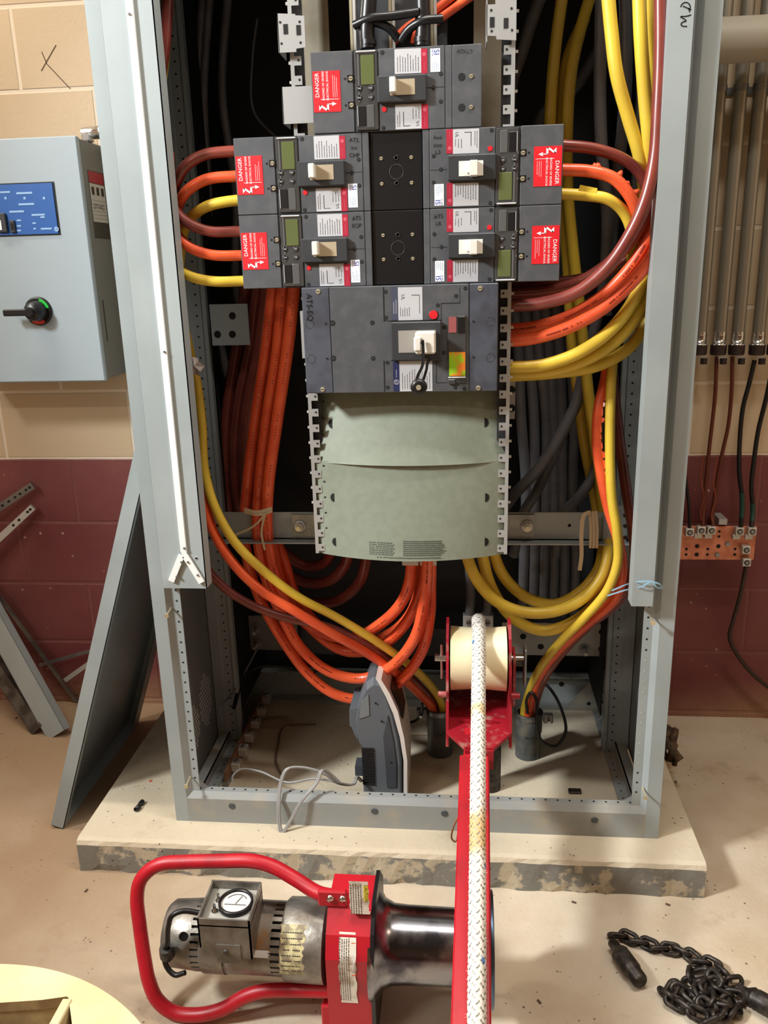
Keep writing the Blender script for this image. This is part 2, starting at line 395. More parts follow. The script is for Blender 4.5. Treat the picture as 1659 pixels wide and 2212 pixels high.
# front posts: face, bevel, perforated lip
for sgn, xe in ((1, CXL), (-1, CXR)):
    mb = M(); o = [(xe, CYF), (xe+sgn*.031, CYF), (xe+sgn*.042, CYF+.012), (xe+sgn*.062, CYF+.012), (xe+sgn*.062, CYF+.015), (xe+sgn*.041, CYF+.015), (xe+sgn*.03, CYF+.004), (xe+sgn*.003, CYF+.004), (xe+sgn*.003, CYF+.07), (xe, CYF+.07)]
    mb.prism(o, CZ0, CZT, GREY, axis='z')
    z = .2
    while z < 2.3:
        mb.disc((xe+sgn*.053, CYF+.0115, z), (0, -1, 0), .0024, HOLE if sgn > 0 or z > .55 or z < .27 else TINNED, 8); z += .0254  # pale discs on the right post: light seen through the holes, painted on
    mb.build('corner_post', cab)
    # intermediate rear post
    mb = M(); yb = 2.02
    o = [(xe+sgn*.004, yb), (xe+sgn*.03, yb), (xe+sgn*.034, yb+.006), (xe+sgn*.058, yb+.006), (xe+sgn*.062, yb), (xe+sgn*.072, yb), (xe+sgn*.072, yb+.02), (xe+sgn*.004, yb+.02)]
    mb.prism(o, CZ0, CZT, GREY, axis='z'); z = .12
    while z < 2.3:
        mb.disc((xe+sgn*.046, yb+.0055, z), (0, -1, 0), .0026, HOLE, 8); z += .0254
    mb.build('rear_post', cab)
    mb = M().box(xe, xe+sgn*.002, CYF+.07, CYB, CZ0+.01, CZT, mat('panel_inner_shaded', (120, 126, 126), .5))  # same cabinet paint, darkened for the shade inside
    if sgn > 0:
        for ya, yc, za, zc in ((1.775, 1.885, .15, .31), (1.90, 1.995, .17, .34)):
            rows = 15
            for i in range(rows):
                zz = za+(zc-za)*i/(rows-1); half = (yc-ya)/2*min(1, (1-abs(i/(rows-1)*2-1))*1.6); yy = (ya+yc)/2-half+(.005 if i % 2 else 0)
                while yy < (ya+yc)/2+half: mb.box(xe+.002, xe+.0026, yy, yy+.004, zz, zz+.006, WHT); yy += .012  # white chips paint the outside light coming through the vent holes
    mb.build('side_panel', cab)
    mb = M().box(xe+sgn*.035, xe+sgn*.038, CYF+.02, CYB-.03, CZ0, CZ0+.03, GREYD).box(xe+sgn*.012, xe+sgn*.038, CYF+.02, CYB-.03, CZ0+.027, CZ0+.03, GREYD)
    mb.box(xe+sgn*.036, xe+sgn*.066, CYF+.02, CYB-.03, CZ0+.001, CZ0+.005, GREYD)
    y = 1.72
    while y < 2.28:
        mb.disc((xe+sgn*.053, y, CZ0+.0054), (0, 0, 1), .0024, HOLE, 8); y += .03
    mb.build('floor_rail', cab)
# bottom front rail
mb = M(); xa, xb = CXL+.031, CXR-.031
o = [(CYF, CZ0), (CYF, CZ0+.064), (CYF+.012, CZ0+.078), (CYF+.03, CZ0+.078), (CYF+.03, CZ0+.0745), (CYF+.014, CZ0+.0745), (CYF+.004, CZ0+.062), (CYF+.004, CZ0)]
mb.prism(o, xa, xb, GREYD, axis='x')
for i in range(38): mb.disc((xa+.03+i*.0275, CYF+.022, CZ0+.0784), (0, 0, 1), .0028, HOLE, 8)
for px, py in ((501, 1741), (809, 1752), (960, 1757), (1284, 1771)):
    p = Q(px, py, CYF); mb.lathe([(0, .0082), (.0012, .0075)], p+V((0, -.0008, 0)), (0, -1, 0), mat('plug_grey', (70, 76, 80), .4), 16)
mb.build('bottom_rail', cab)
for xe, sg in ((CXL, 1), (CXR, -1)):
    M().prism([(xe+sg*.045, CYF+.018), (xe+sg*.095, CYF+.018), (xe+sg*.045, CYF+.06)], CZ0+.072, CZ0+.075, GREYD, axis='z').build('corner_gusset', cab)
# rear bottom
mb = M().box(CXL+.03, CXR-.03, CYB-.05, CYB-.047, CZ0, CZ0+.10, GREY).box(CXL+.03, CXR-.03, CYB-.08, CYB-.047, CZ0+.1, CZ0+.103, GREY).box(CXL+.03, CXR-.03, CYB-.09, CYB-.05, CZ0, CZ0+.012, GREYD)
for i in range(24):
    mb.disc((CXL+.07+i*.045, CYB-.0505, CZ0+.085), (0, -1, 0), .003, HOLE, 8)
mb.disc(Q(1213, 1478, CYB-.0505), (0, -1, 0), .008, HOLE); mb.build('rear_rail', cab)
M().box(CXL, CXR, CYB, CYB+.003, CZ0, CZT, BLACKIN).build('back_panel', cab)  # near-black colour holds the shade of the deep interior
M().box(CXL, CXR, CYF, CYB, CZT, CZT+.003, BLACKIN).build('top_panel', cab)
M().box(CXL+.04, CXR-.04, CYF+.02, CYF+.024, 2.02, CZT, GREY).build('shade_fascia', cab)  # unseen fascia, added to keep lamp light out of the interior
# left divider dark plates inside (rear left inner skins)
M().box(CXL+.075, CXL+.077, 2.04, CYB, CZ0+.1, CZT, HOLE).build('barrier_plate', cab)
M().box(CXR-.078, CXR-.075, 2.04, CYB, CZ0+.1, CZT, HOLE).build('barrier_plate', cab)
# gusset bracket right rear
mb = M(); g = [Q(x, y, 2.25) for x, y in ((1225, 1520), (1312, 1440), (1312, 1512), (1300, 1532), (1235, 1530))]
mb.prism([(p.x, p.z) for p in g], 2.247, 2.25, GREYD)
for x, y in ((1262, 1500), (1283, 1482), (1300, 1468), (1290, 1515), (1303, 1500)): mb.lathe([(0, .0045), (.003, .004)], Q(x, y, 2.247), (0, -1, 0), GREY, 10)
mb.disc(Q(1272, 1520, 2.2465), (0, -1, 0), .006, HOLE)
mb.build('rear_gusset', cab)
# left cover channel with white strip
ch = M(); yy = 1.640
ch.prism([(-.6555, CYF), (-.6555, yy), (-.557, yy), (-.557, yy+.002), (-.6535, yy+.002), (-.6535, CYF)], .7035, CZT, GREY, axis='z')
ch.box(-.559, -.557, yy, CYF+.01, .7035, CZT, GREY)
cho = ch.build('cover_channel', cab)
M().box(-.6605, -.6558, 1.652, CYF, .7035, CZT, HOLE).build('seam_shade_strip', cho)  # black strip standing in for the shadow gap beside the channel
st = M(); xs = -.6005
st.box(xs-.0035, xs+.0075, yy-.006, yy, .775, CZT, STRIPW)
st.box(xs-.0052, xs-.0035, yy-.006, yy, .79, CZT, STRIPW)
sto = st.build('white_strip', cho)
for px, py, qx, qy in ((392, 1200, 370, 1255), (400, 1200, 436, 1258)):
    a, c = Q(px, py, yy-.004), Q(qx, qy, yy-.004)
    M().ribbon([a, c], .0135, .005, (0, 1, 0), STRIPW, spline=False).build('splayed_tab', cho)
for px, py in ((279, 30), (355, 760), (398, 1184), (392, 1214), (406, 1214), (382, 1245), (427, 1242)):
    M().lathe([(0, .0028), (.003, .002)], Q(px, py, yy-.0065), (0, -1, 0), GALV, 10).build('screw', cho)
mb = M().lathe([(0, .0042), (.0008, .0036)], Q(424, 1206, yy), (0, -1, 0), STEELW, 12); mb.disc(Q(424, 1206, yy-.001), (0, -1, 0), .0026, HOLE); mb.build('screw_hole', cho)
# right cover channel
rc = M(); a = Q(1440, 0, 1.64); c = Q(1498, 0, 1.64)
xl, xr = .347, .390
zb = Q(1392, 1310, 1.64).z
rc.prism([(xl, CYF+.01), (xl, 1.64), (xr, 1.64), (xr, CYF+.003), (xr-.002, CYF+.003), (xr-.002, 1.642), (xl+.002, 1.642), (xl+.002, CYF+.01)], zb, CZT, GREY, axis='z')
rco = rc.build('cover_channel', cab)
gk = M(); gk.box(xr, xr+.0016, 1.643, 1.664, 1.085, CZT, mat('gasket', (96, 92, 88), .8, 0, (120, 114, 106), 90, bump=.4, bscale=160)); gk.build('gasket', rco)
hw = M()
def stroke(mb, pts, Yp, m=PEN, wd=.0016, sub=5):
    mb.ribbon([Q(x, y, Yp) for x, y in pts], wd, .0004, (0, 1, 0), m, sub=sub)
stroke(hw, [(1470, 15), (1474, 8), (1481, 5), (1488, 8), (1491, 15), (1490, 20)], 1.6397); stroke(hw, [(1475, 13), (1484, 17), (1493, 21)], 1.6397); stroke(hw, [(1487, 17), (1490, 26)], 1.6397)
stroke(hw, [(1493, 32), (1482, 35), (1470, 36), (1478, 41), (1482, 45), (1474, 48), (1471, 52), (1474, 56), (1484, 57)], 1.6397)
hw.build('handwritten_mark', rco)
for px, py in ((370, 1313), (411, 1677), (1404, 1327), (1388, 1700)):
    p = Q(px, py, CYF+.008); mb = M().cyl(p, p+V((0, -.03, -.005)), .0022, BRASS, 8).lathe([(0, .0058), (.004, .0058)], p+V((0, -.03, -.005)), (0, -1, -.15), BRASS, 6, False)
    mb.build('loose_bolt', cab)['label'] = 'brass bolt left half screwed in'
# ------------------------------------------------------------- crossbar + interior frame
yb = 1.86
cb = root('support_crossbar', Q(900, 1170, yb), 'horizontal grey steel channel crossing the cabinet behind the green sheets', 'support bar')
zc0, zc1 = .745, .812
mb = M().box(CXL+.07, CXR-.065, yb, yb+.003, zc0, zc1, GREY).box(CXL+.07, CXR-.065, yb, yb+.04, zc0, zc0+.003, GREY).box(CXL+.07, CXR-.065, yb-.028, yb, zc0-.003, zc0, GREY)
for px in (470, 560, 1230, 1290): mb.disc(Q(px, 1135, yb-.0006), (0, -1, 0), .004, HOLE)
mb.build('channel', cb)
for px, x0_, x1_ in ((648, 632, 684), (1138, 1094, 1154)):
    p = Q(px, 1136, yb); a = Q(x0_, 1136, yb).x; c = Q(x1_, 1136, yb).x
    mb = M().box(a, c, yb-.006, yb, zc0+.004, zc1-.004, GALV); mb.build('clamp_plate', cb)
    mb = M().lathe([(0, .0165), (.002, .0165), (.003, .012)], p+V((0, -.006, 0)), (0, -1, 0), STEELW, 20).lathe([(0, .0105), (.008, .0105)], p+V((0, -.008, 0)), (0, -1, 0), TINNED, 6, False).lathe([(0, .006), (.016, .006)], p+V((0, -.009, 0)), (0, -1, 0), BRASS, 12)
    mb.build('nut', cb)
p0, p1 = Q(1305, 1092, yb-.01), Q(1352, 1180, yb-.01)
mb = M().box(p0.x, p1.x, yb-.013, yb-.01, p1.z, p0.z, GREY)
for y in (1112, 1135, 1160): mb.lathe([(0, .005), (.005, .005)], Q(1350, y, yb-.013), (0, -1, 0), CHROME, 10)
mb.build('end_bracket', cb)
# tan ties
mb = M(); Yt = yb-.034
for i, dx in enumerate((0, 7, 14)):
    mb.ribbon([Q(1273+dx, 1104, Yt-.002*i), Q(1276+dx, 1140, Yt-.002*i), Q(1275+dx, 1184, Yt-.002*i)], .006, .002, (0, 1, 0), TAN)
mb.ribbon([Q(1276, 1106, Yt-.008), Q(1262, 1112, Yt-.012), Q(1256, 1150, Yt-.012), Q(1256, 1200, Yt-.012), Q(1252, 1232, Yt-.012)], .009, .0015, (0, 1, 0), TAN)
tag(mb.build('tie_strap'), 'tan strap wrapped around the steel crossbar on the right, one end dangling', 'strap')
mb = M(); Yt = 1.80
mb.ribbon([Q(528, 1100, Yt), Q(555, 1106, Yt-.005), Q(588, 1098, Yt)], .007, .003, (0, -1, .3), TAN)
mb.ribbon([Q(528, 1106, Yt), Q(560, 1112, Yt-.006), Q(588, 1104, Yt)], .006, .003, (0, -1, .3), TAN)
mb.ribbon([Q(575, 1108, Yt-.005), Q(550, 1135, Yt), Q(500, 1160, Yt)], .005, .002, (0, 1, 0), TAN); mb.ribbon([Q(573, 1108, Yt-.005), Q(565, 1150, Yt), Q(572, 1188, Yt)], .005, .002, (0, 1, 0), TAN)
tag(mb.build('tie_strap'), 'tan strap knotted round the upright orange cable bundle on the left', 'strap')
# bottom rear mounting plates
def plate(lab, x0, x1, y0, y1, Yp, holes, bolts, m, writing=None):
    a, c = Q(x0, y0, Yp), Q(x1, y1, Yp); r = root('mounting_plate', ((a.x+c.x)/2, Yp, c.z), lab, 'metal plate')
    mb = M().box(a.x, c.x, Yp, Yp+.006, c.z, a.z, m)
    for hx, hy in holes: mb.disc(Q(hx, hy, Yp-.0008), (0, -1, 0), .0085, HOLE)
    if writing: stroke(mb, writing, Yp-.001)
    mb.build('plate', r)
    for hx, hy in bolts:
        q = Q(hx, hy, Yp); M().lathe([(0, .016), (.003, .016)], q, (0, -1, 0), GALV, 16).lathe([(0, .01), (.01, .01)], q, (0, -1, 0), GALV, 6, False).lathe([(0, .005), (.035, .005)], q, (0, -1, 0), TINNED, 10).build('bolt', r)
    return r
plate('drilled grey plate with two bolts low in the cabinet at the left rear', 505, 645, 1330, 1405, 2.16, [(524, 1350), (525, 1385), (612, 1350)], [(555, 1358), (556, 1390)], mat('plate_dim', (122, 122, 118), .5, .3))
plate('drilled light grey bus plate low in the cabinet behind the yellow loops', 1085, 1318, 1345, 1418, 2.1, [(1300, 1365), (1299, 1402), (1168, 1397), (1130, 1375)], [(1262, 1402)], mat('plate_light', (158, 156, 150), .42, .4))
plate('small drilled plate right of centre behind the upper right grey cables', 1085, 1112, 820, 905, 1.84, [(1105, 842), (1105, 882)], [], STEELW)
plate('drilled dark bracket behind the orange cable bundle at middle left', 452, 540, 658, 745, 2.0, [(502, 682), (502, 722), (470, 722)], [], GREY)
# back busbar
mb = M().box(Q(640, 1340, 2.2).x, Q(1090, 1340, 2.2).x, 2.2, 2.208, Q(0, 1400, 2.2).z, Q(0, 1345, 2.2).z, mat('busbar_dark', (70, 70, 70), .4, .6))
tag(mb.build('busbar'), 'dark horizontal busbar low at the back behind the orange loops', 'busbar')
for i, (px, lab) in enumerate([(1014, 'left'), (1052, 'right')]):
    q = Q(px, 1345, 2.04); r = root('terminal_lug', q, 'square metal cable lug behind the cream pulley, the %s one of the pair' % lab, 'cable lug')
    M().box(q.x-.017, q.x+.017, 2.04, 2.07, q.z-.018, q.z+.018, TINNED, b=.002).build('block', r)
    mb = M().lathe([(0, .009), (.002, .009)], q+V((0, 0, 0)), (0, -1, 0), GALV, 14); mb.box(q.x-.007, q.x+.007, 2.037, 2.0385, q.z-.001, q.z+.001, HOLE); mb.build('screw', r)
    mb = M().tube([q+V((0, .015, .017)), q+V((.003, .02, .08)), q+V((-.01, .06, .25)), q+V((-.02, .1, .5))], .012, GR, 10); tag(mb.build('power_cable'), 'grey cable rising from the %s lug behind the cream pulley' % lab, 'cable', 'grey cables at the back of the cabinet')
# ------------------------------------------------------------- distribution chassis
YR = 1.672
xs0, xs1 = -.3185, .0905; zr0 = .776
chs = root('panel_chassis', ((xs0+xs1)/2, YR, zr0), 'vertical metal chassis rails with notched edges holding the breakers and green sheets', 'panel chassis')
for sg, xx in ((1, xs0), (-1, xs1)):
    mb = M().box(xx, xx+sg*.007, YR-.002, YR, zr0, CZT-.1, STEELW).box(xx, xx+sg*.002, YR, YR+.10, zr0, CZT-.1, GALV)
    z = zr0+.0
    k = 0
    while z < 2.3:
        z0 = z+.005
        mb.box(xx+sg*.007, xx+sg*.0205, YR-.002, YR, z0, z0+.0155, STEELW)
        mb.disc((xx+sg*.0155, YR-.0026, z0+.0085), (0, -1, 0), .0022, HOLE, 8)
        if k % 1 == 0 and z > .86: mb.box(xx-sg*.006, xx, YR+.012, YR+.014, z0+.005, z0+.010, TINNED)
        z += .0325; k += 1
    mb.build('notched_rail', chs)
    # dark side wall seen behind the notches
    M().box(xx+sg*.004, xx+sg*.024, YR+.01, YR+.012, zr0+.01, CZT-.1, BLACKIN).build('rail_backing', chs)
# wide side plates at top
for px0, px1, Yp in ((635, 712, 1.80), (1023, 1085, 1.80)):
    a, c = Q(px0, 100, Yp), Q(px1, 100, Yp)
    M().box(a.x, c.x, Yp, Yp+.003, 1.36, CZT-.1, PLATE).build('side_plate', chs)
def bracket(pts, holes, slots, Yp, name, lab):
    P = [Q(x, y, Yp) for x, y in pts]
    mb = M().prism([(p.x, p.z) for p in P], Yp, Yp+.002, STEELW)
    for x, y in holes: mb.disc(Q(x, y, Yp-.0006), (0, -1, 0), .0022, HOLE, 8)
    for x, y in slots:
        q = Q(x, y, Yp); mb.box(q.x-.004, q.x+.004, Yp-.0008, Yp, q.z-.008, q.z+.008, HOLE)
    q0, q1 = P[0], P[-1]
    mb.box(P[0].x, P[0].x+.0015, Yp, Yp+.06, min(p.z for p in P), max(p.z for p in P), STEELW)
    mb.build(name, chs)
bracket([(598, 29), (637, 30), (638, 33), (657, 34), (660, 102), (640, 105), (640, 112), (602, 114)], [(605, 48), (647, 47), (608, 94), (649, 92)], [(617, 63), (645, 65)], 1.655, 'slotted_bracket', '')
bracket([(1051, 10), (1070, 9), (1070, -10), (1116, -12), (1115, 87), (1072, 85), (1072, 78), (1051, 77)], [(1061, 22), (1105, 18), (1062, 67), (1106, 65)], [(1063, 48), (1093, 50)], 1.655, 'slotted_bracket', '')
bracket([(608, 188), (680, 185), (683, 265), (612, 268)], [], [], 1.66, 'blank_bracket', '')
# vertical busbars at top & black phase barriers
for px, lab in ((763, 'left'), (847, 'middle'), (937, 'right')):
    q = Q(px, 60, 1.72); mb = M().box(q.x-.0055, q.x-.0005, 1.715, 1.725, 1.6, 2.3, BRASS).box(q.x+.0005, q.x+.0055, 1.715, 1.725, 1.6, 2.3, TINNED)
    tag(mb.build('vertical_busbar'), 'bright vertical metal bar above the top breaker, %s one' % lab, 'busbar', 'vertical bars above the top breaker')
mb = M().box(Q(757, 0, 1.74).x, Q(965, 0, 1.74).x, 1.74, 1.85, 1.3, 2.3, BLACKIN)
mb.tube([Q(765, 55, 1.70), Q(800, 40, 1.69), Q(850, 34, 1.69), Q(905, 26, 1.69)], .008, BLK, 8)
mb.tube([Q(775, 60, 1.705), Q(800, 47, 1.70), Q(840, 60, 1.70), Q(860, 85, 1.71)], .008, BLK, 8)
mb.tube([Q(955, 40, 1.70), Q(915, 45, 1.69), Q(885, 62, 1.70), Q(865, 88, 1.71)], .008, BLK, 8)
mb.build('phase_barrier', chs)
mb = M().tube([Q(795, 105, 1.70), Q(793, 70, 1.70), Q(797, 10, 1.70), Q(800, -30, 1.70)], .014, BLK, 14)
q = Q(796, 98, 1.70); mb.lathe([(0, .015), (.008, .015)], q, (0, 0, 1), BLK, 18); mb.build('black_sleeve', chs)
mb = M().tube([Q(912, 100, 1.70), Q(914, 60, 1.70), Q(912, -30, 1.70)], .014, BLK, 14)
for px, py in ((912, 92), (914, 42)):
    q = Q(px, py, 1.70); mb.lathe([(0, .015), (.008, .015)], q, (0, 0, 1), BLK, 18)
mb.build('black_sleeve', chs)
mb = M()
for pts in ([(850, 90), (880, 60), (930, 30), (980, -10)], [(895, 95), (900, 75), (950, 40), (1020, -10)]):
    mb.tube([Q(x, y, 1.735-.001*i) for i, (x, y) in enumerate(pts)], .008, OR, 8)
tag(mb.build('control_wire'), 'thin orange wires fanning out above the top breaker', 'wire')
# ------------------------------------------------------------- breakers
YB = 1.65
s_ = 2.183
def Lc(cx, cy): q = Q(480+cx/s_, cy/s_, YB); return q.x, q.z
# local reference: row two left breaker
OX, OZ = Lc(50, 652)
def loc(cx, cy): x, z = Lc(cx, cy); return x-OX, z-OZ
BX = loc(690, 628)[0]; BZ = loc(75, 1012)[1]
def rect(mb, cx0, cx1, cy0, cy1, y0, y1, m, b=0, LL=None):
    LL = LL or loc
    xa, za = LL((cx0+cx1)/2, cy0); xb, zb = LL((cx0+cx1)/2, cy1); hx = (LL(cx1, (cy0+cy1)/2)[0]-LL(cx0, (cy0+cy1)/2)[0])/2
    mb.box(xa-hx if abs(xa-xb) < 1 else xa, xa+hx, y0, y1, zb, za, m, b=b); return (xa-hx, xa+hx, zb, za)
random.seed(11)
def printlines(mb, x0, x1, z0, z1, y, n, m=INK, vertical=True, fill=.8, wd=.0005):
    """rows of small illegible print"""
    for i in range(n):
        if vertical:
            x = x0+(x1-x0)*(i+.5)/n; z = z0; L = z0+(z1-z0)*random.uniform(fill*.6, fill)
            while z < L:
                d = random.uniform(.001, .0035); mb.add([(x-wd, y, z), (x+wd, y, z), (x+wd, y, min(z+d, z1)), (x-wd, y, min(z+d, z1))], [(0, 1, 2, 3)], m); z += d+.0007
        else:
            z = z0+(z1-z0)*(i+.5)/n; x = x0; L = x0+(x1-x0)*random.uniform(fill*.6, fill)
            while x < L:
                d = random.uniform(.001, .0035); mb.add([(x, y, z-wd), (x+d, y, z-wd), (x+d, y, z+wd), (x, y, z+wd)], [(0, 1, 2, 3)], m); x += d+.0007
def scr(mb, x, z, y, r, m=BRASS, slot=True):
    mb.lathe([(0, r), (.0015, r*.9)], (x, y, z), (0, -1, 0), m, 12)
    if slot: mb.box(x-r*.7, x+r*.7, y-.0018, y-.0014, z-r*.12, z+r*.12, HOLE)
def danger(parent, x0, x1, z0, z1, y):
    mb = M().box(x0, x1, y-.0006, y, z0, z1, RED)
    W_, H_ = z1-z0, x1-x0
    # label frame: reading direction +z, top towards -x
    def T(a, c): return frame((x0+H_*c, y-.0008, z0+W_*a), (0, 0, 1), (-1, 0, 0))
    # facing: x cross y = z -> (0,0,1)x(-1,0,0) = (0,-1,0) : towards viewer
    text(mb, 'DANGER', H_*.20, T(.66, .16), WHT, 0)
    text(mb, 'HAZARD OF SEVERE', H_*.105, T(.64, .38), WHT, 0)
    text(mb, 'ELECTRICAL SHOCK', H_*.105, T(.64, .53), WHT, 0)
    for c in (.7, .77, .84): printlines(mb, x0+H_*c, x0+H_*(c+.06), z0+W_*.36, z1-W_*.08, y-.0008, 1, WHT, True, .9, .0003)
    mb.box(x0+H_*.27, x0+H_*.93, y-.0009, y-.0006, z0+W_*.305, z0+W_*.315, WHT)
    def pt(u, v): return (x0+H_*v, y-.0009, z0+W_*u)
    mb.add([pt(.04, .20), pt(.17, .20), pt(.17, .28), pt(.10, .28)], [(0, 1, 2, 3)], WHT)
    mb.add([pt(.17, .20), pt(.17, .30), pt(.04, .56), pt(.04, .44)], [(0, 1, 2, 3)], WHT)
    mb.add([pt(.04, .48), pt(.04, .56), pt(.20, .56), pt(.20, .49)], [(0, 1, 2, 3)], WHT)
    mb.add([pt(.185, .49), pt(.205, .49), pt(.205, .70), pt(.185, .70)], [(0, 1, 2, 3)], WHT)
    mb.add([pt(.145, .68), pt(.245, .68), pt(.195, .84)], [(0, 1, 2)], WHT)
    mb.build('danger_label', parent, local=True)
def lcdbtn(mbp, parent, LL, btns, y, r=.0048):
    for cx, cy, up in btns:
        x, z = LL(cx, cy); mb = M().lathe([(0, r), (.0012, r), (.0012, r*.8)], (x, y, z), (0, -1, 0), mat('button_grey', (58, 58, 60), .3), 14)
        d = 1 if up else -1
        mb.box(x-r*.55, x+r*.55, y-.0018, y-.0013, z-r*.12, z+r*.12, SILV); mb.add([(x+d*r*.6, y-.0018, z), (x+d*r*.1, y-.0018, z+r*.4), (x+d*r*.1, y-.0018, z-r*.4)], [(0, 1, 2)], SILV)
        mb.build('button', parent, local=True)
def breaker(lab, X, Z, flip=False, sticker='bottom', ext=False, hand=None, on=False):
    r = root('circuit_breaker', (X, YB, Z), lab, 'circuit breaker', 'small grey circuit breakers', roty=math.pi if flip else 0)
    e = loc(245, 700)[0]; t1 = loc(355, 700)[0]; D = .11
    M().box(0, e-.0006, 0, D, BZ, 0, BRK, b=.0012).build('end_cover', r, local=True)
    mb = M().box(e, t1, .002, D, BZ, 0, BRK2)
    rect(mb, 250, 352, 650, 1000, -.002, .004, CLEAR, .0012)
    tr = mb.build('trip_unit', r, local=True)
    mb = M(); rect(mb, 278, 338, 668, 800, -.0035, 0, LCD, .0008); mb.build('display', tr, local=True)
    mb = M(); a = rect(mb, 270, 308, 893, 982, -.003, 0, BLK, .0008); mb.box(a[0], a[0]+.001, -.0036, -.003, a[2], a[3], SILV); mb.build('rating_plug', tr, local=True)
    mb = M(); rect(mb, 312, 346, 888, 990, -.003, 0, mat('clear_edge', (88, 88, 88), .08), .001); rect(mb, 256, 346, 648, 656, -.0045, 0, SILV, .001); rect(mb, 262, 272, 660, 880, -.0032, 0, mat('clear_edge', (88, 88, 88), .08), .001); mb.build('clear_cover', tr, local=True)
    lcdbtn(None, tr, loc, [(277, 816, 0), (329, 814, 1), (278, 857, 0), (331, 855, 1)], -.002)
    mb = M().box(t1+.0006, BX-.013, 0, D, BZ, 0, BRK, b=.0012).box(BX-.0124, BX-.0004, .0006, D, BZ, 0, BRK, b=.001)
    a = loc(578, 800); mb.box(a[0], BX-.014, -.0004, 0, loc(600, 812)[1]-.0003, loc(600, 812)[1]+.0003, HOLE); 
    mb.build('main_cover', r, local=True)
    if ext:
        x2 = BX+.053
        M().box(BX, x2, .0006, D, BZ, 0, BRK, b=.0012).build('terminal_cover', r, local=True)
        for z in (-.052, -.102):
            mb = M(); scr(mb, BX+.034, z, 0, .0038); mb.build('screw', r, local=True)
            M().lathe([(0, .0065), (.0006, .0062)], (BX+.017, .0005, z), (0, -1, 0), HOLE, 14).build('screw_recess', r, local=True)
    for i, (c0, c1, c2, y0, y1) in enumerate([(430, 550, 578, 640, 750), (440, 558, 588, 886, 996)]):
        mb = M(); a = rect(mb, c0, c1, y0, y1, -.0005, 0, SILV); b_ = rect(mb, c1, c2, y0, y1, -.0005, 0, REDD)
        h = a[1]-a[0]; v = a[3]-a[2]
        if i == 0:
            printlines(mb, a[0]+h*.06, a[0]+h*.94, a[2]+v*.08, a[3]-v*.06, -.0007, 9)
        else:
            printlines(mb, a[0]+h*.04, a[0]+h*.2, a[2]+v*.1, a[3]-v*.1, -.0007, 2); printlines(mb, a[0]+h*.62, a[0]+h*.96, a[2]+v*.4, a[3]-v*.06, -.0007, 3)
            mb.box(a[0]+h*.3, a[0]+h*.56, -.0008, -.0005, a[2]+v*.12, a[2]+v*.14, INK); mb.box(a[0]+h*.3, a[0]+h*.32, -.0008, -.0005, a[2]+v*.12, a[3]-v*.3, INK)
            text(mb, 'UL', .008, frame((a[0]+h*.85, -.0007, a[2]+v*.22), (0, 0, 1), (-1, 0, 0)), INK, 0)
        mb.lathe([(0, .0034), (.0002, .0034)], ((b_[0]+b_[1])/2, -.0005, b_[3]-.009), (0, -1, 0), mat('logo_red', (196, 88, 104), .4), 14)
        printlines(mb, b_[0]+.0015, b_[1]-.0015, b_[2]+.004, b_[3]-.016, -.0007, 1, mat('logo_red', (196, 88, 104), .4))
        mb.build('rating_label', r, local=True)
    mb = M()
    sy = (866, 978) if sticker == 'bottom' else (640, 744)
    a = rect(mb, 592, 636, sy[0], sy[1], -.0006, 0, WHT)
    h = a[1]-a[0]; v = a[3]-a[2]
    text(mb, 'SI', .0135, frame((a[0]+h*.62, -.0008, a[3]-v*.16), (0, 0, -1), (1, 0, 0)), BLUEI, 0)
    text(mb, 'NETA', .0045, frame((a[0]+h*.22, -.0008, a[3]-v*.16), (0, 0, -1), (1, 0, 0)), BLUEI, 0)
    printlines(mb, a[0]+h*.1, a[1]-h*.1, a[2]+v*.06, a[2]+v*.6, -.0008, 4, mat('pale_ink', (150, 170, 200), .5))
    mb.build('inspection_sticker', r, local=True)
    # toggle
    mb = M(); rect(mb, 357, 578, 760, 880, -.011, 0, BRK2, .002); tp = mb.build('toggle_plate', r, local=True)
    mb = M(); rect(mb, 416, 527, 780, 850, -.0116, -.01, TOGT if not on else TOGW); mb.build('toggle_slot', tp, local=True)
    mb = M()
    if not on: rect(mb, 416, 444, 778, 846, -.030, -.009, TOGW, .0015)
    else: rect(mb, 440, 478, 776, 848, -.030, -.009, TOGW, .0015); rect(mb, 474, 492, 790, 842, -.024, -.009, TOGW, .0015)
    mb.build('toggle', tp, local=True)
    danger(r, *[f for f in (loc(66, 800)[0], loc(190, 800)[0], loc(130, 918)[1], loc(130, 735)[1])], 0)
    x, z = loc(391, 908)
    M().lathe([(0, .0046), (.001, .0044)], (x, 0, z), (0, -1, 0), RED, 16).build('trip_button', r, local=True)
    for cx, cy in ((376, 655), (389, 990), (643, 752), (646, 875), (611, 813)):
        x, z = loc(cx, cy); mb = M().lathe([(0, .0036), (.0006, .0034)], (x, 0, z), (0, -1, 0), HOLE, 12); mb.lathe([(0, .0016), (.0002, .0016)], (x, -.0006, z), (0, -1, 0), BRK2, 8); mb.build('screw_recess', r, local=True)
    for cx, cy in ((236, 770), (243, 888)):
        x, z = loc(cx, cy); mb = M().box(x-.006, x+.006, -.0004, .001, z-.006, z+.006, BLK); scr(mb, x, z, -.0004, .0042); mb.build('brass_screw', r, local=True)['label'] = 'brass screw in a black notch'
        mb = M().lathe([(0, .0022), (.0004, .0022)], (x-.0105, 0, z), (0, -1, 0), HOLE, 10); mb.build('pin_hole', r, local=True)
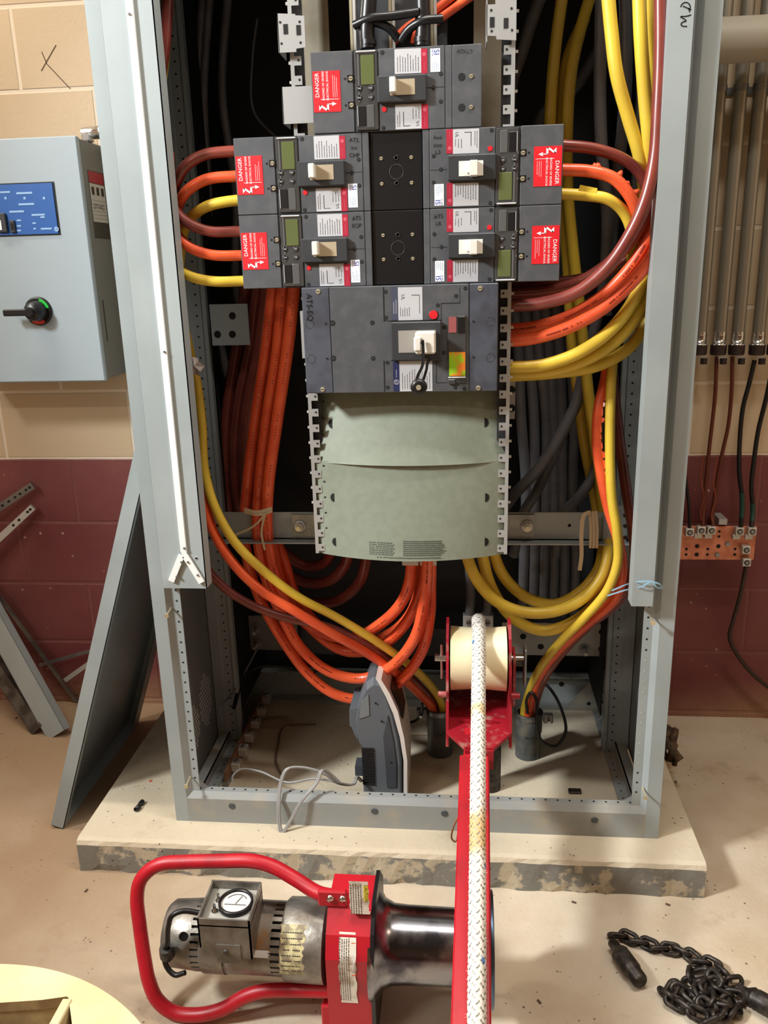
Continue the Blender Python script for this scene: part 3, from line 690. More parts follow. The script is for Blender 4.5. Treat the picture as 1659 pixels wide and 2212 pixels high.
    if hand:
        mb = M()
        for i, (s, sz) in enumerate(hand):
            T = frame((BX-.028+(.05 if ext else 0), -.0008, (BZ+.014+i*.0125) if flip else (-.012-i*.013)), (-1, 0, 0) if flip else (1, 0, 0), (0, 0, -1) if flip else (0, 0, 1))
            T = T @ Matrix.Rotation(random.uniform(-.15, .15), 4, 'Z')
            text(mb, s, sz, T, PEN, .0001)
        mb.build('handwritten_mark', r, local=True)
    return r
q = lambda x, y: Q(x, y, YB)
zrow2 = (q(503, 297).z+q(1215, 270).z)/2; XL = q(503, 297).x
BZ = -(zrow2-q(1210, 607).z-.0)/2 + .0004
XR = .1785
b1 = breaker('small grey breaker topmost in the stack, three times screwed and offset above both columns', -.2774, q(670, 113).z, False, 'top', True, [('ATS-LT', .009)])
b1['label'] = 'topmost grey breaker, alone above the two columns, with two bare screws at its right end'
breaker('grey breaker in the left column, upper one, handwriting ATS CHP beside its labels', XL, zrow2, False, 'bottom', False, [('ATS', .010), ('bot', .008), ('CHP', .010)])
breaker('grey breaker in the left column, lower one, ATS EQP handwritten at its top right', XL, zrow2+BZ-.0008, False, 'bottom', False, [('ATS', .010), ('EQP', .010)])
breaker('grey breaker in the right column, upper one, with white toggle and handwriting ending in L3', XR, zrow2+BZ+.0004, True, 'top', False, [('feed', .0085), ('supp', .0085), ('L3', .010)], True)
breaker('grey breaker in the right column, lower one, with white toggle just above the big breaker', XR, zrow2+2*BZ-.0004, True, 'top', False, [('ATS', .010), ('LR', .010)], True)
# black blank covers
for i in range(2):
    z1 = zrow2+i*BZ-.0006; xa, xb = XL+BX+.001, XR-BX-.001
    r = root('blank_cover', ((xa+xb)/2, YB, z1+BZ), 'flat black filler cover between the breaker columns, %s of the two' % ('upper', 'lower')[i], 'filler cover')
    mb = M().box(xa, xb, YB+.006, YB+.10, z1+BZ+.001, z1+(.0 if i else .004), mat('cover_black', (13, 13, 15), .38), b=.001)
    cxm, czm = (xa+xb)/2, z1+BZ/2
    mb.lathe([(0, .0135), (.0004, .0135), (.0004, .0125), (0, .0125)], (cxm, YB+.006, czm), (0, -1, 0), BRK2, 22, caps=False)
    for dz in (.024, -.02): mb.lathe([(0, .0045), (.0008, .0045), (.0008, .003), (0, .0025)], (cxm, YB+.006, czm+dz), (0, -1, 0), BLK, 14)
    mb.build('plate', r)
    for dx in (-.028, .028):
        for dz in (.024, -.02):
            mb = M(); scr(mb, cxm+dx, czm+dz, YB+.006, .0035); mb.build('screw', r)
# ---- large breaker
YS = 1.625
def Ls(cx, cy): qq = Q(480+cx/s_, 600+cy/s_, YS); return qq.x, qq.z
xa, zt_ = Ls(372, 48); xb = Ls(1303, 30)[0]; zb_ = Ls(800, 541)[1]; zt_ = min(zt_, zrow2+2*BZ-.001)
sk = root('circuit_breaker', ((xa+xb)/2, YS, zb_), 'big wide grey breaker with a black crank on its white handle, below the small ones', 'circuit breaker')
D = .13
x1 = Ls(515, 300)[0]; x2 = Ls(1163, 300)[0]
M().box(xa, x1-.0006, YS+.001, YS+D, zb_, zt_, mat('breaker_scuffed', (76, 80, 90), .42, 0, (64, 66, 74), 25, .4, .6), b=.0015).build('end_cover', sk)
M().box(x2+.0006, xb, YS+.001, YS+D, zb_, zt_, MATS['breaker_scuffed'], b=.0015).build('end_cover', sk)
mb = M().box(x1, x2, YS, YS+D, zb_, zt_, BRK, b=.0012)
def seg(mb, pts, Yp=YS, wd=.0008):
    for (a, c), (d, e) in zip(pts, pts[1:]):
        p, q2 = Ls(a, c), Ls(d, e); mb.box(min(p[0], q2[0])-wd/2, max(p[0], q2[0])+wd/2, Yp-.0003, Yp, min(p[1], q2[1])-wd/2, max(p[1], q2[1])+wd/2, HOLE)
seg(mb, [(762, 45), (762, 203), (795, 203)]); seg(mb, [(765, 392), (765, 535)]); seg(mb, [(795, 203), (1033, 203), (1033, 120), (1120, 120), (1120, 45)]); seg(mb, [(797, 388), (1010, 388), (1010, 495), (1060, 495)])
mb.build('main_cover', sk)
for c0, c1, c2, y0, y1 in ((797, 828, 943, 44, 200), (805, 835, 990, 392, 535)):
    mb = M(); pa = rect(mb, c0, c1, y0, y1, YS-.0006, YS, NAVY if y0 > 100 else mat('grey_strip', (70, 74, 92), .4), LL=Ls); a = rect(mb, c1, c2, y0, y1, YS-.0006, YS, SILV, LL=Ls)
    h = a[1]-a[0]; v = a[3]-a[2]
    if y0 < 100:
        text(mb, 'UL', .009, frame((a[0]+h*.2, YS-.0008, a[3]-v*.3), (0, 0, -1), (1, 0, 0)), INK, 0)
        mb.box(a[0]+h*.55, a[0]+h*.88, YS-.0009, YS-.0006, a[3]-v*.25, a[3]-v*.235, INK); mb.box(a[0]+h*.87, a[0]+h*.885, YS-.0009, YS-.0006, a[2]+v*.2, a[3]-v*.25, INK)
        printlines(mb, a[0]+h*.05, a[0]+h*.5, a[2]+v*.12, a[3]-v*.5, YS-.0008, 5); printlines(mb, pa[0]+.002, pa[1]-.002, pa[2]+v*.2, pa[3]-v*.3, YS-.0008, 2, SILV)
    else:
        printlines(mb, a[0]+h*.05, a[0]+h*.95, a[2]+v*.08, a[3]-v*.08, YS-.0008, 12)
        mb.lathe([(0, .005), (.0002, .005), (.0002, .0042), (0, .0042)], ((pa[0]+pa[1])/2, YS-.0006, pa[2]+.018), (0, -1, 0), SILV, 20, caps=False)
        text(mb, 'GE', .006, frame(((pa[0]+pa[1])/2, YS-.0008, pa[2]+.018), (0, 0, 1), (-1, 0, 0)), SILV, 0)
        printlines(mb, pa[0]+.004, pa[1]-.004, pa[2]+.027, pa[3]-.008, YS-.0008, 1, SILV)
    mb.build('rating_label', sk)
x, z = Ls(996, 175); mb = M().lathe([(0, .0095), (.0008, .0095), (.0008, .0085)], (x, YS, z), (0, -1, 0), BRK2, 20); mb.lathe([(0, .0085), (.002, .008)], (x, YS, z), (0, -1, 0), RED, 18); mb.build('trip_button', sk)
mb = M(); rect(mb, 797, 1033, 206, 388, YS-.010, YS, BRK2, .002, Ls); hp = mb.build('handle_plate', sk)
mb = M(); rect(mb, 832, 1008, 246, 350, YS-.0106, YS-.009, mat('slot_grey', (150, 146, 140), .3), LL=Ls); mb.build('handle_slot', hp)
mb = M(); rect(mb, 914, 1008, 248, 352, YS-.036, YS-.01, TOGW, .003, Ls); rect(mb, 908, 945, 270, 340, YS-.04, YS-.01, TOGW, .003, Ls); mb.build('white_handle', hp)
mb = M()
pA = lambda a, c, d: V((Ls(a, c)[0], YS-d, Ls(a, c)[1]))
mb.ribbon([pA(950, 285, .042), pA(953, 340, .044), pA(950, 400, .05), pA(928, 450, .055), pA(920, 500, .055)], .0055, .003, (0, 1, 0), BLK)
mb.ribbon([pA(1006, 360, .038), pA(975, 385, .04), pA(968, 420, .045), pA(955, 465, .05)], .005, .003, (0, 1, 0), BLK)
mb.lathe([(0, .003), (.004, .0028)], pA(947, 297, .042), (0, -1, 0), DSTEEL, 10)
hd = mb.build('crank_lever', sk); 
mb = M().lathe([(0, .011), (.004, .0155), (.012, .0155), (.016, .012), (.0165, .008), (.0165, .0)], pA(935, 495, .052), (0, -1, 0), BLK, 24); mb.lathe([(0, .0055), (.003, .005)], pA(935, 495, .0682), (0, -1, 0), BRASS, 6, False); mb.build('knob', hd)
mb = M(); rect(mb, 1063, 1150, 178, 498, YS-.003, YS+.002, CLEAR, .0015, Ls); tu = mb.build('trip_unit', sk)
mb = M(); rect(mb, 1068, 1104, 184, 258, YS-.0038, YS, mat('lcd_pink', (150, 84, 84), .3), LL=Ls); mb.build('pink_display', tu)
mb = M(); rect(mb, 1110, 1145, 182, 262, YS-.0045, YS, BLK, .001, Ls); mb.build('rating_plug', tu)
mb = M(); a = rect(mb, 1070, 1146, 350, 462, YS-.0038, YS, mat('lcd_rainbow', (146, 196, 40), .3, 0, (226, 128, 48), 26, .46, .54), LL=Ls); mb.build('display', tu)
lcdbtn(None, tu, Ls, [(1081, 297, 0), (1130, 297, 1), (1081, 335, 0), (1130, 335, 1)], YS-.003, .0045)
mb = M(); rect(mb, 1066, 1100, 478, 500, YS-.005, YS, CLEAR, .001, Ls); rect(mb, 1066, 1148, 466, 472, YS-.004, YS, SILV, .0005, Ls); mb.build('clear_latch', tu)
for cx, cy in ((452, 65), (473, 527), (1217, 50), (1208, 520)):
    x, z = Ls(cx, cy); mb = M(); scr(mb, x, z, YS+.001, .0048); mb.build('brass_screw', sk)['label'] = 'brass screw in a cover corner'
for cx, cy, rr in ((520, 214, .0058), (524, 380, .0058), (708, 212, .0046), (712, 380, .0046), (771, 66, .0038), (773, 188, .0038), (779, 400, .0038), (781, 517, .0038), (1147, 50, .0038), (1103, 86, .0038), (1017, 130, .0038), (1047, 232, .0036), (1046, 352, .0036), (1100, 518, .0036), (1143, 524, .0036), (487, 216, .002), (494, 381, .002), (1184, 206, .002), (1184, 374, .002)):
    x, z = Ls(cx, cy); mb = M().lathe([(0, rr), (.0008, rr*.95)], (x, YS+.0004, z), (0, -1, 0), HOLE, 14)
    if rr > .003: mb.lathe([(0, rr*.45), (.0002, rr*.45)], (x, YS-.0004, z), (0, -1, 0), BRK2, 8)
    mb.build('screw_recess', sk)
mb = M()
for cx, cy in ((412, 217), (420, 382), (1265, 205), (1265, 376)):
    x, z = Ls(cx, cy); mb.lathe([(0, .0085), (.0003, .0085), (.0003, .0075), (0, .0075)], (x, YS+.001, z), (0, -1, 0), BRK2, 20, caps=False)
mb.build('knockout', sk)
mb = M(); text(mb, 'ATS-EQ', .0155, frame((Ls(410, 140)[0], YS-.0, Ls(410, 140)[1]), (0, 0, -1), (1, 0, 0)), PEN, .0001); mb.build('handwritten_mark', sk)
p = Ls(362, 160); p2 = Ls(372, 385); M().box(p[0]-.002, p[0]+.004, YS+.02, YS+.06, p2[1], p[1], STEELW).build('side_tab', sk)
# ---- green sheets
def sheet(lab, xa, xb, ztop, zbot, yoff, bulge, holes, printing=False):
    n = 28; th = .0012
    def yf(x, z):
        t = (x-xa)/(xb-xa)*2-1; k = (ztop-z)/(ztop-zbot); return YR+.006+yoff*(1-k)-bulge*(1-t*t)*(.55+.45*k)
    nz = 10; vs = []; fs = []
    for j in range(nz+1):
        for i in range(n+1):
            x = xa+(xb-xa)*i/n; z = ztop+(zbot-ztop)*j/nz; vs.append((x, yf(x, z), z))
    for j in range(nz):
        for i in range(n): a = j*(n+1)+i; fs.append((a, a+1, a+n+2, a+n+1))
    mb = M(); mb.add(vs, fs, SHEET, True); mb.add([(x, y+th, z) for x, y, z in vs], fs, SHEET, True)
    mb.add([vs[nz*(n+1)+i] for i in range(n+1)]+[(V(vs[nz*(n+1)+i])+V((0, th, 0))) for i in range(n+1)], [(i, i+1, i+n+2, i+n+1) for i in range(n)], SHEETE)
    mb.add([vs[i] for i in range(n+1)]+[(V(vs[i])+V((0, th, 0))) for i in range(n+1)], [(i, i+1, i+n+2, i+n+1) for i in range(n)], SHEETE)
    for hx, hz, sd in holes:
        pts = []
        for k in range(9):
            a = math.pi*k/8+math.pi/2; x = hx+math.cos(a)*.0085*(1 if sd > 0 else -1); z = hz+math.sin(a)*.0095; pts.append((x, yf(x, z)-.0006, z))
        mb.add(pts, [tuple(range(9))], HOLE)
    for zz in [ztop-.012-.034*k for k in range(5)]:
        if zz > zbot+.02: mb.box(xa+.018, xa+.023, yf(xa+.02, zz)-.001, yf(xa+.02, zz), zz, zz+.003, INK)
    if printing:
        for c0, c1 in ((.29, .43), (.47, .69)):
            for k in range(8 if c0 > .4 else 7):
                zz = zbot+.012+k*.0042; x = xa+(xb-xa)*c0; e = xa+(xb-xa)*(c1-random.uniform(0, .03))
                while x < e:
                    d = random.uniform(.002, .006); mb.box(x, x+d, yf(x, zz)-.0006, yf(x, zz)-.0003, zz, zz+.002, mat('print_green', (74, 82, 74), .6)); x += d+.0012
        zz = zbot+.006; x = xa+(xb-xa)*.33
        while x < xa+(xb-xa)*.66:
            d = random.uniform(.002, .006); mb.box(x, x+d, yf(x, zz)-.0006, yf(x, zz)-.0003, zz, zz+.002, MATS['print_green']); x += d+.0012
    return tag(mb.build('insulating_sheet'), lab, 'insulating sheet')
zm = Q(665, 995, YR).z; zlo = Q(700, 1195, YR).z
h = lambda x, y: Q(x, y, YR-.01)
sheet('bowed grey-green insulating sheet right under the big breaker, upper of two', xs0+.006, xs1-.006, zb_+.05, zm-.004, .05, .042, [(h(714, 920).x, h(714, 920).z, 1), (h(1047, 917).x, h(1047, 917).z, -1)])
sheet('bowed grey-green insulating sheet with fine print at its foot, lower of two', xs0+.006, xs1-.006, zm, zlo-.001, -.003, .052, [(h(722, 1075).x, h(722, 1075).z, 1), (h(1048, 1075).x, h(1048, 1075).z, -1), (h(726, 1170).x, h(726, 1170).z, 1), (h(1047, 1170).x, h(1047, 1170).z, -1)], True)
# ------------------------------------------------------------- cables
def cable(lab, pts, r, m, group=None, name='power_cable', cat='cable', n=12, Y=None, extra=None):
    P = [(Q(p[0], p[1], p[2] if len(p) > 2 else Y) if not isinstance(p, Vector) else p) for p in pts]
    mb = M().tube(P, r, m, n)
    if m is OR and r > .012:
        C2 = catmull([V(p) for p in P], 24); rg = random.Random(len(lab)); acc = 0; ph = rg.uniform(0, .1)
        for a_, b_ in zip(C2, C2[1:]):
            acc += (b_-a_).length; t = (b_-a_).normalized(); d = (V((0, 0, CH))-a_); d = (d-d.dot(t)*t).normalized()
            if ((acc+ph) % .13) < .07 and rg.random() < .75:
                w = t.cross(d)*.0013; c_ = a_+d*(r+.0004); mb.add([c_-t*.0012-w, c_+t*.0012-w, c_+t*.0012+w, c_-t*.0012+w], [(0, 1, 2, 3)], mat('cable_print', (120, 30, 16), .6))
    if extra: extra(mb, P)
    return tag(mb.build(name), lab, cat, group)
c9 = .0105
LG = 'looped cables left of the breakers'
cable('brown cable leaving the upper left breaker, topmost of the left loops', [(530, 326, 1.70), (500, 327, 1.70), (440, 335, 1.70), (400, 360, 1.70), (381, 395, 1.71), (372, 440, 1.74), (372, 600, 1.78)], c9, BR, LG)
cable('orange cable leaving the upper left breaker just below the brown one', [(530, 380, 1.70), (505, 381, 1.70), (445, 388, 1.70), (405, 412, 1.70), (385, 445, 1.72), (378, 500, 1.76), (378, 640, 1.80)], c9, OR, LG)
cable('yellow cable leaving the lower corner of the upper left breaker', [(535, 431, 1.70), (510, 433, 1.70), (455, 443, 1.70), (420, 463, 1.72), (398, 495, 1.75), (388, 560, 1.79), (388, 680, 1.82)], c9, YE, LG)
cable('brown cable leaving the lower left breaker, curling up behind the frame', [(540, 501, 1.70), (515, 500, 1.70), (455, 500, 1.69), (410, 484, 1.69), (383, 460, 1.70), (368, 420, 1.73), (366, 330, 1.76)], c9, BR, LG)
cable('orange cable leaving the lower left breaker, curling up behind the frame', [(545, 552, 1.70), (520, 552, 1.70), (460, 551, 1.69), (415, 537, 1.69), (388, 514, 1.70), (370, 480, 1.73), (370, 380, 1.77)], c9, OR, LG)
cable('yellow cable leaving the lower left breaker, lowest of the left loops', [(548, 606, 1.70), (523, 607, 1.70), (465, 608, 1.69), (420, 600, 1.69), (394, 586, 1.70), (378, 560, 1.73), (378, 460, 1.78)], c9, YE, LG)
# low left run into left conduit
PG = 'feeder cables entering the left floor conduit'
cable('yellow feeder sweeping from the left frame down into the left floor conduit', [(385, 640, 1.80), (405, 740, 1.77), (425, 830, 1.76), (436, 920, 1.76), (441, 1010, 1.76), (462, 1090, 1.75), (505, 1168, 1.74), (560, 1225, 1.74), (640, 1287, 1.76), (730, 1335, 1.80), (820, 1390, 1.84), (885, 1437, 1.88), (932, 1483, 1.95), (955, 1522, 1.99), (958, 1550, 2.0)], c9, YE, PG)
cable('orange feeder running just under the yellow one into the left floor conduit', [(400, 900, 1.80), (425, 1000, 1.78), (440, 1080, 1.76), (462, 1150, 1.75), (505, 1218, 1.74), (560, 1272, 1.74), (640, 1322, 1.75), (720, 1370, 1.78), (800, 1415, 1.83), (862, 1460, 1.87), (905, 1498, 1.95), (932, 1527, 1.985), (938, 1552, 1.99)], .0115, OR, PG)
cable('brown feeder arcing across the orange loops into the left floor conduit', [(425, 1160, 1.80), (445, 1225, 1.80), (485, 1270, 1.80), (545, 1308, 1.80), (620, 1335, 1.80), (700, 1352, 1.81), (780, 1388, 1.84), (850, 1435, 1.88), (905, 1482, 1.95), (940, 1524, 2.0), (947, 1552, 2.005)], .0105, BR, PG)
# big orange bundle
OG = 'thick orange cables looping under the green sheets'
ro = .0135
cable('thick orange cable with the lowest loop, passing behind the grey device', [(592, 600, 1.84), (575, 750, 1.86), (552, 900, 1.87), (534, 1050, 1.87), (528, 1140, 1.88), (537, 1220, 1.89), (565, 1300, 1.88), (610, 1380, 1.88), (665, 1455, 1.88), (725, 1500, 1.88), (790, 1510, 1.88), (855, 1480, 1.86), (910, 1410, 1.83), (928, 1330, 1.80), (930, 1260, 1.78), (930, 1190, 1.76)], ro, OR, OG)
cable('thick orange cable with the second lowest loop ending at the right lug', [(613, 600, 1.82), (600, 750, 1.84), (577, 900, 1.85), (560, 1050, 1.85), (556, 1150, 1.86), (572, 1240, 1.86), (605, 1320, 1.85), (650, 1400, 1.85), (710, 1450, 1.85), (780, 1466, 1.85), (845, 1440, 1.83), (895, 1380, 1.80), (915, 1310, 1.78), (922, 1250, 1.76), (924, 1190, 1.75)], ro, OR, OG)
cable('thick orange cable curving up to the left lug below the sheets', [(638, 600, 1.80), (622, 750, 1.82), (600, 900, 1.83), (580, 1050, 1.83), (578, 1150, 1.85), (594, 1240, 1.86), (625, 1310, 1.87), (690, 1365, 1.90), (760, 1378, 1.90), (825, 1345, 1.86), (868, 1300, 1.82), (886, 1250, 1.79), (890, 1190, 1.77)], ro, OR, OG)
cable('thick orange cable in the middle of the bundle, curving up behind the right lug', [(627, 600, 1.86), (612, 750, 1.88), (588, 900, 1.89), (566, 1050, 1.89), (590, 1180, 1.90), (612, 1270, 1.92), (665, 1350, 1.93), (740, 1405, 1.93), (815, 1400, 1.90), (870, 1355, 1.87), (905, 1290, 1.84), (915, 1220, 1.82), (915, 1180, 1.82)], ro, OR, OG)
cable('thick orange cable on the inner edge of the bundle, bending right early', [(600, 600, 1.90), (585, 760, 1.92), (560, 900, 1.93), (545, 1050, 1.93), (610, 1200, 1.93), (640, 1290, 1.95), (700, 1360, 1.97), (770, 1392, 1.97), (840, 1370, 1.94), (890, 1320, 1.90), (908, 1250, 1.88), (910, 1180, 1.87)], ro, OR, OG)
DG = 'dark brown cables deep behind the orange bundle'
cable('dark brown cable deep in the cabinet left of the orange bundle, outermost', [(535, 600, 2.05), (512, 750, 2.06), (492, 880, 2.06), (487, 1000, 2.06), (500, 1120, 2.06), (560, 1230, 2.05), (640, 1295, 2.05), (720, 1300, 2.03), (775, 1260, 2.0), (795, 1190, 1.97)], .0145, BR, DG)
cable('dark brown cable deep in the cabinet next to the orange bundle, middle', [(560, 600, 2.03), (540, 750, 2.04), (515, 880, 2.04), (508, 1000, 2.04), (525, 1120, 2.04), (590, 1210, 2.04), (650, 1255, 2.03), (710, 1255, 2.0), (745, 1220, 1.98), (755, 1180, 1.96)], .0145, BR, DG)
cable('dark brown cable deep in the cabinet touching the orange bundle, innermost', [(580, 600, 2.0), (560, 750, 2.01), (535, 880, 2.01), (528, 1000, 2.01), (545, 1120, 2.02), (610, 1190, 2.02), (660, 1222, 2.02), (700, 1215, 2.0), (720, 1180, 1.97)], .0145, BR, DG)
# lugs at the sheet foot
for px, lb in ((888, 'left'), (927, 'right')):
    a = Q(px-20, 1200, 1.75); c = Q(px+16, 1222, 1.75)
    M_ = M().box(a.x, c.x, 1.75, 1.79, c.z, a.z+.03, TINNED, b=.001); tag(M_.build('terminal_lug'), 'square metal lug under the lower sheet holding an orange cable, %s one' % lb, 'cable lug')
# right: upper breakers cables
RG = 'cables leaving the right breakers'
cable('brown cable leaving the upper right breaker, topmost of the three', [(1190, 312, 1.70), (1215, 314, 1.70), (1285, 322, 1.71), (1345, 343, 1.72), (1380, 372, 1.73), (1398, 410, 1.74), (1398, 460, 1.77), (1380, 560, 1.82)], c9, BR, RG)
def flap(mb, p, t, out, ln_, w_):
    up = V((0, -1, 0)); a = p+out*.0105; tip = p+out*(.0105+ln_)-t*w_*.4+up*.004
    v = [a+t*w_-out*.003, a-t*w_-out*.003, tip, tip+t*w_*.6-out*.001, a+up*.006]
    mb.add(v, [(0, 3, 2, 1), (0, 3, 4), (3, 2, 4), (2, 1, 4)], OR, True)
def frayed(mb, P):
    C2 = catmull(P, 8); rg = random.Random(3)
    for k, l_ in ((17, .005), (18, .006), (25, .008), (29, .003), (33, .009), (36, .006), (38, .007)):
        if k < len(C2)-1:
            p = C2[k]; t = (C2[k+1]-p).normalized(); u = t.cross(V((0, 1, 0))).normalized()
            if u.x+u.z < 0: u = -u
            flap(mb, p, t, u, l_, rg.uniform(.006, .011))
cable('orange cable with torn insulation leaving the upper right breaker', [(1190, 366, 1.69), (1215, 367, 1.69), (1275, 370, 1.69), (1325, 385, 1.69), (1358, 420, 1.69), (1378, 465, 1.70), (1390, 520, 1.74), (1380, 600, 1.80)], .0112, OR, RG, extra=frayed)
cable('yellow tape-wrapped cable leaving the upper right breaker below the torn orange', [(1190, 418, 1.69), (1215, 419, 1.69), (1265, 422, 1.69), (1312, 430, 1.69), (1345, 455, 1.70), (1363, 495, 1.71), (1366, 540, 1.73), (1350, 620, 1.80)], c9, YE, RG, extra=lambda mb, P: mb.add([P[2]+V((-.016, -.008, .004)), P[2]+V((.016, -.010, -.004)), P[2]+V((-.012, -.010, .018)), P[2]+V((.02, -.010, .011))], [(0, 1, 3, 2)], YE))
BG = 'thick cables sweeping from the big breaker up the right side'
rb = .0125
cable('thick brown cable from the big breaker rising in front along the right frame', [(1050, 660, 1.70), (1085, 660, 1.70), (1170, 655, 1.68), (1245, 632, 1.665), (1310, 580, 1.655), (1362, 505, 1.65), (1395, 430, 1.65), (1415, 340, 1.655), (1422, 240, 1.66), (1427, 120, 1.665), (1427, -40, 1.67)], rb, BR, BG)
cable('thick brown cable just behind the front brown one, running under the frame channel', [(1050, 630, 1.75), (1090, 632, 1.75), (1180, 627, 1.74), (1260, 605, 1.72), (1325, 560, 1.71), (1375, 500, 1.70), (1410, 420, 1.695), (1437, 330, 1.69), (1450, 200, 1.70), (1458, 0, 1.70)], rb, BR, BG)
cable('thick brown cable low behind the others near the big breaker top corner', [(1050, 622, 1.80), (1110, 622, 1.80), (1200, 612, 1.79), (1270, 600, 1.78), (1340, 570, 1.76), (1400, 510, 1.75), (1440, 420, 1.75)], rb, BR, BG)
cable('thick bright orange cable leaving the big breaker, front lower one', [(1050, 738, 1.70), (1085, 737, 1.70), (1150, 731, 1.69), (1225, 709, 1.685), (1300, 668, 1.68), (1360, 615, 1.68), (1405, 560, 1.685), (1440, 490, 1.69), (1460, 400, 1.70)], rb, OR, BG)
cable('thick orange cable lying just above the front orange one', [(1050, 710, 1.74), (1085, 712, 1.74), (1150, 707, 1.735), (1225, 685, 1.73), (1300, 640, 1.72), (1360, 580, 1.71), (1400, 515, 1.71), (1425, 440, 1.715), (1450, 330, 1.72)], rb, OR, BG)
ys = [((1050, 793, 1.70), (1085, 793, 1.70), (1170, 789, 1.69), (1250, 762, 1.69), (1320, 712, 1.70), (1368, 650, 1.71), (1400, 580, 1.72), (1430, 500, 1.73)),
      ((1050, 808, 1.72), (1085, 807, 1.72), (1180, 803, 1.715), (1270, 775, 1.715), (1345, 722, 1.72), (1390, 655, 1.73), (1420, 580, 1.74), (1440, 500, 1.75)),
      ((1050, 812, 1.76), (1090, 812, 1.76), (1190, 806, 1.76), (1290, 790, 1.76), (1360, 750, 1.76), (1400, 690, 1.765), (1420, 610, 1.77), (1440, 520, 1.78))]
for p, l in zip(ys, ('thick yellow cable leaving the big breaker, uppermost and nearest of three', 'thick yellow cable leaving the big breaker, middle of three', 'thick yellow cable leaving the big breaker, lowest and rearmost of three')):
    cable(l, p, rb, YE, BG)
# upper right verticals
UG = 'cables hanging down the right side of the cabinet'
cable('bright yellow cable slanting from the top down to the torn orange cable', [(1312, -30, 1.73), (1320, 60, 1.73), (1332, 160, 1.73), (1356, 250, 1.74), (1382, 340, 1.75), (1392, 420, 1.77), (1385, 520, 1.80), (1370, 600, 1.84)], rb, YE, UG)
cable('bright yellow cable hanging straight beside the front brown cable, left of two', [(1380, -30, 1.72), (1384, 80, 1.72), (1392, 200, 1.73), (1402, 310, 1.74), (1408, 420, 1.78), (1405, 520, 1.82)], rb, YE, UG)
cable('yellow cable half hidden behind the front brown cable, right of two', [(1398, -30, 1.76), (1402, 80, 1.76), (1407, 200, 1.77), (1412, 310, 1.78), (1412, 420, 1.82)], rb, YE, UG)
cable('dark brown cable between the bright yellow ones and the front brown cable', [(1413, -30, 1.80), (1413, 120, 1.80), (1410, 260, 1.80), (1408, 400, 1.84)], rb, BR, UG)
cable('yellow cable deep behind the upper right breaker, leaning to the right at its top', [(1285, -40, 2.0), (1255, 60, 1.98), (1235, 150, 1.96), (1226, 260, 1.95), (1226, 400, 1.95), (1238, 540, 1.95), (1256, 700, 1.95), (1270, 850, 1.97), (1290, 1000, 2.0), (1300, 1100, 2.03)], rb, YE, UG)
cable('yellow cable deep behind, close left of the leaning one', [(1262, 40, 2.0), (1225, 130, 1.99), (1214, 240, 1.98), (1212, 400, 1.98), (1225, 560, 1.98), (1235, 740, 1.98), (1248, 850, 2.0), (1262, 960, 2.02), (1285, 1080, 2.04), (1300, 1180, 2.06)], rb, YE, UG)
cable('short visible yellow cable above the upper right breaker corner', [(1218, -30, 1.96), (1205, 60, 1.96), (1194, 160, 1.95), (1188, 260, 1.94), (1186, 330, 1.94)], rb, YE, UG)
cable('dim yellow cable low behind the grey cables on the right', [(1262, 760, 1.94), (1275, 880, 1.94), (1290, 980, 1.95), (1302, 1090, 1.96), (1312, 1180, 1.93)], rb, YE, UG)
GG = 'grey cables at the back of the cabinet'
greys = [('glossy grey cable left of the slanting bright yellow cable', [(1300, -30, 1.86), (1298, 80, 1.86), (1296, 200, 1.86), (1300, 330, 1.88), (1312, 480, 1.92), (1300, 640, 1.98), (1270, 760, 2.0)], .0125),
 ('grey cable passing behind the slanting bright yellow cable', [(1350, -30, 1.90), (1352, 60, 1.90), (1352, 170, 1.90), (1345, 280, 1.92), (1330, 400, 1.95), (1322, 520, 1.98), (1310, 680, 2.0)], .0125),
 ('dim grey cable slanting across the top of the cabinet beside the right bracket', [(1180, -40, 2.0), (1150, 40, 2.0), (1128, 110, 2.0), (1105, 180, 2.02), (1100, 260, 2.05)], .014),
 ('dim grey cable slanting behind the upper right breaker corner', [(1290, 110, 2.1), (1240, 190, 2.1), (1170, 250, 2.12), (1150, 400, 2.14)], .014),
 ('grey cable crossing from lower left to upper right in front of the others', [(1262, 790, 1.98), (1245, 870, 1.98), (1215, 930, 1.97), (1165, 1010, 1.96), (1110, 1070, 1.96), (1060, 1140, 1.98)], .0135),
 ('long grey cable crossing under the other diagonal one', [(1250, 860, 2.02), (1205, 960, 2.0), (1160, 1060, 2.0), (1130, 1110, 2.02), (1110, 1200, 2.06)], .0125),
 ('grey cable bending out to the right of the crossbar plate', [(1298, 960, 1.98), (1280, 1030, 1.98), (1245, 1080, 1.98), (1215, 1110, 2.0), (1200, 1200, 2.04)], .0125)]
for i, x in enumerate((1128, 1150, 1172, 1194, 1216, 1240)):
    greys.append(('upright grey cable in the row behind the right crossbar, %s from the left' % ('first', 'second', 'third', 'fourth', 'fifth', 'sixth')[i], [(x-18+random.uniform(-4, 4), 600, 2.1), (x-8, 760, 2.1), (x+random.uniform(-8, 8), 900, 2.11), (x+random.uniform(-6, 10), 1050, 2.11), (x+4, 1200, 2.12), (x, 1330, 2.14)], .0135))
for i, x in enumerate((385, 420, 480)):
    greys.append(('dim grey cable hanging at the top left inside the cabinet, %s one' % ('left', 'middle', 'right')[i], [(x+55-i*20, -40, 2.12), (x+40-i*20, 200, 2.12), (x+30, 420, 2.12), (x+30, 620, 2.1), (x+60, 760, 2.1), (x+80, 860, 2.1)], .010))
for l, p, r_ in greys: cable(l, p, r_, GR, GG)
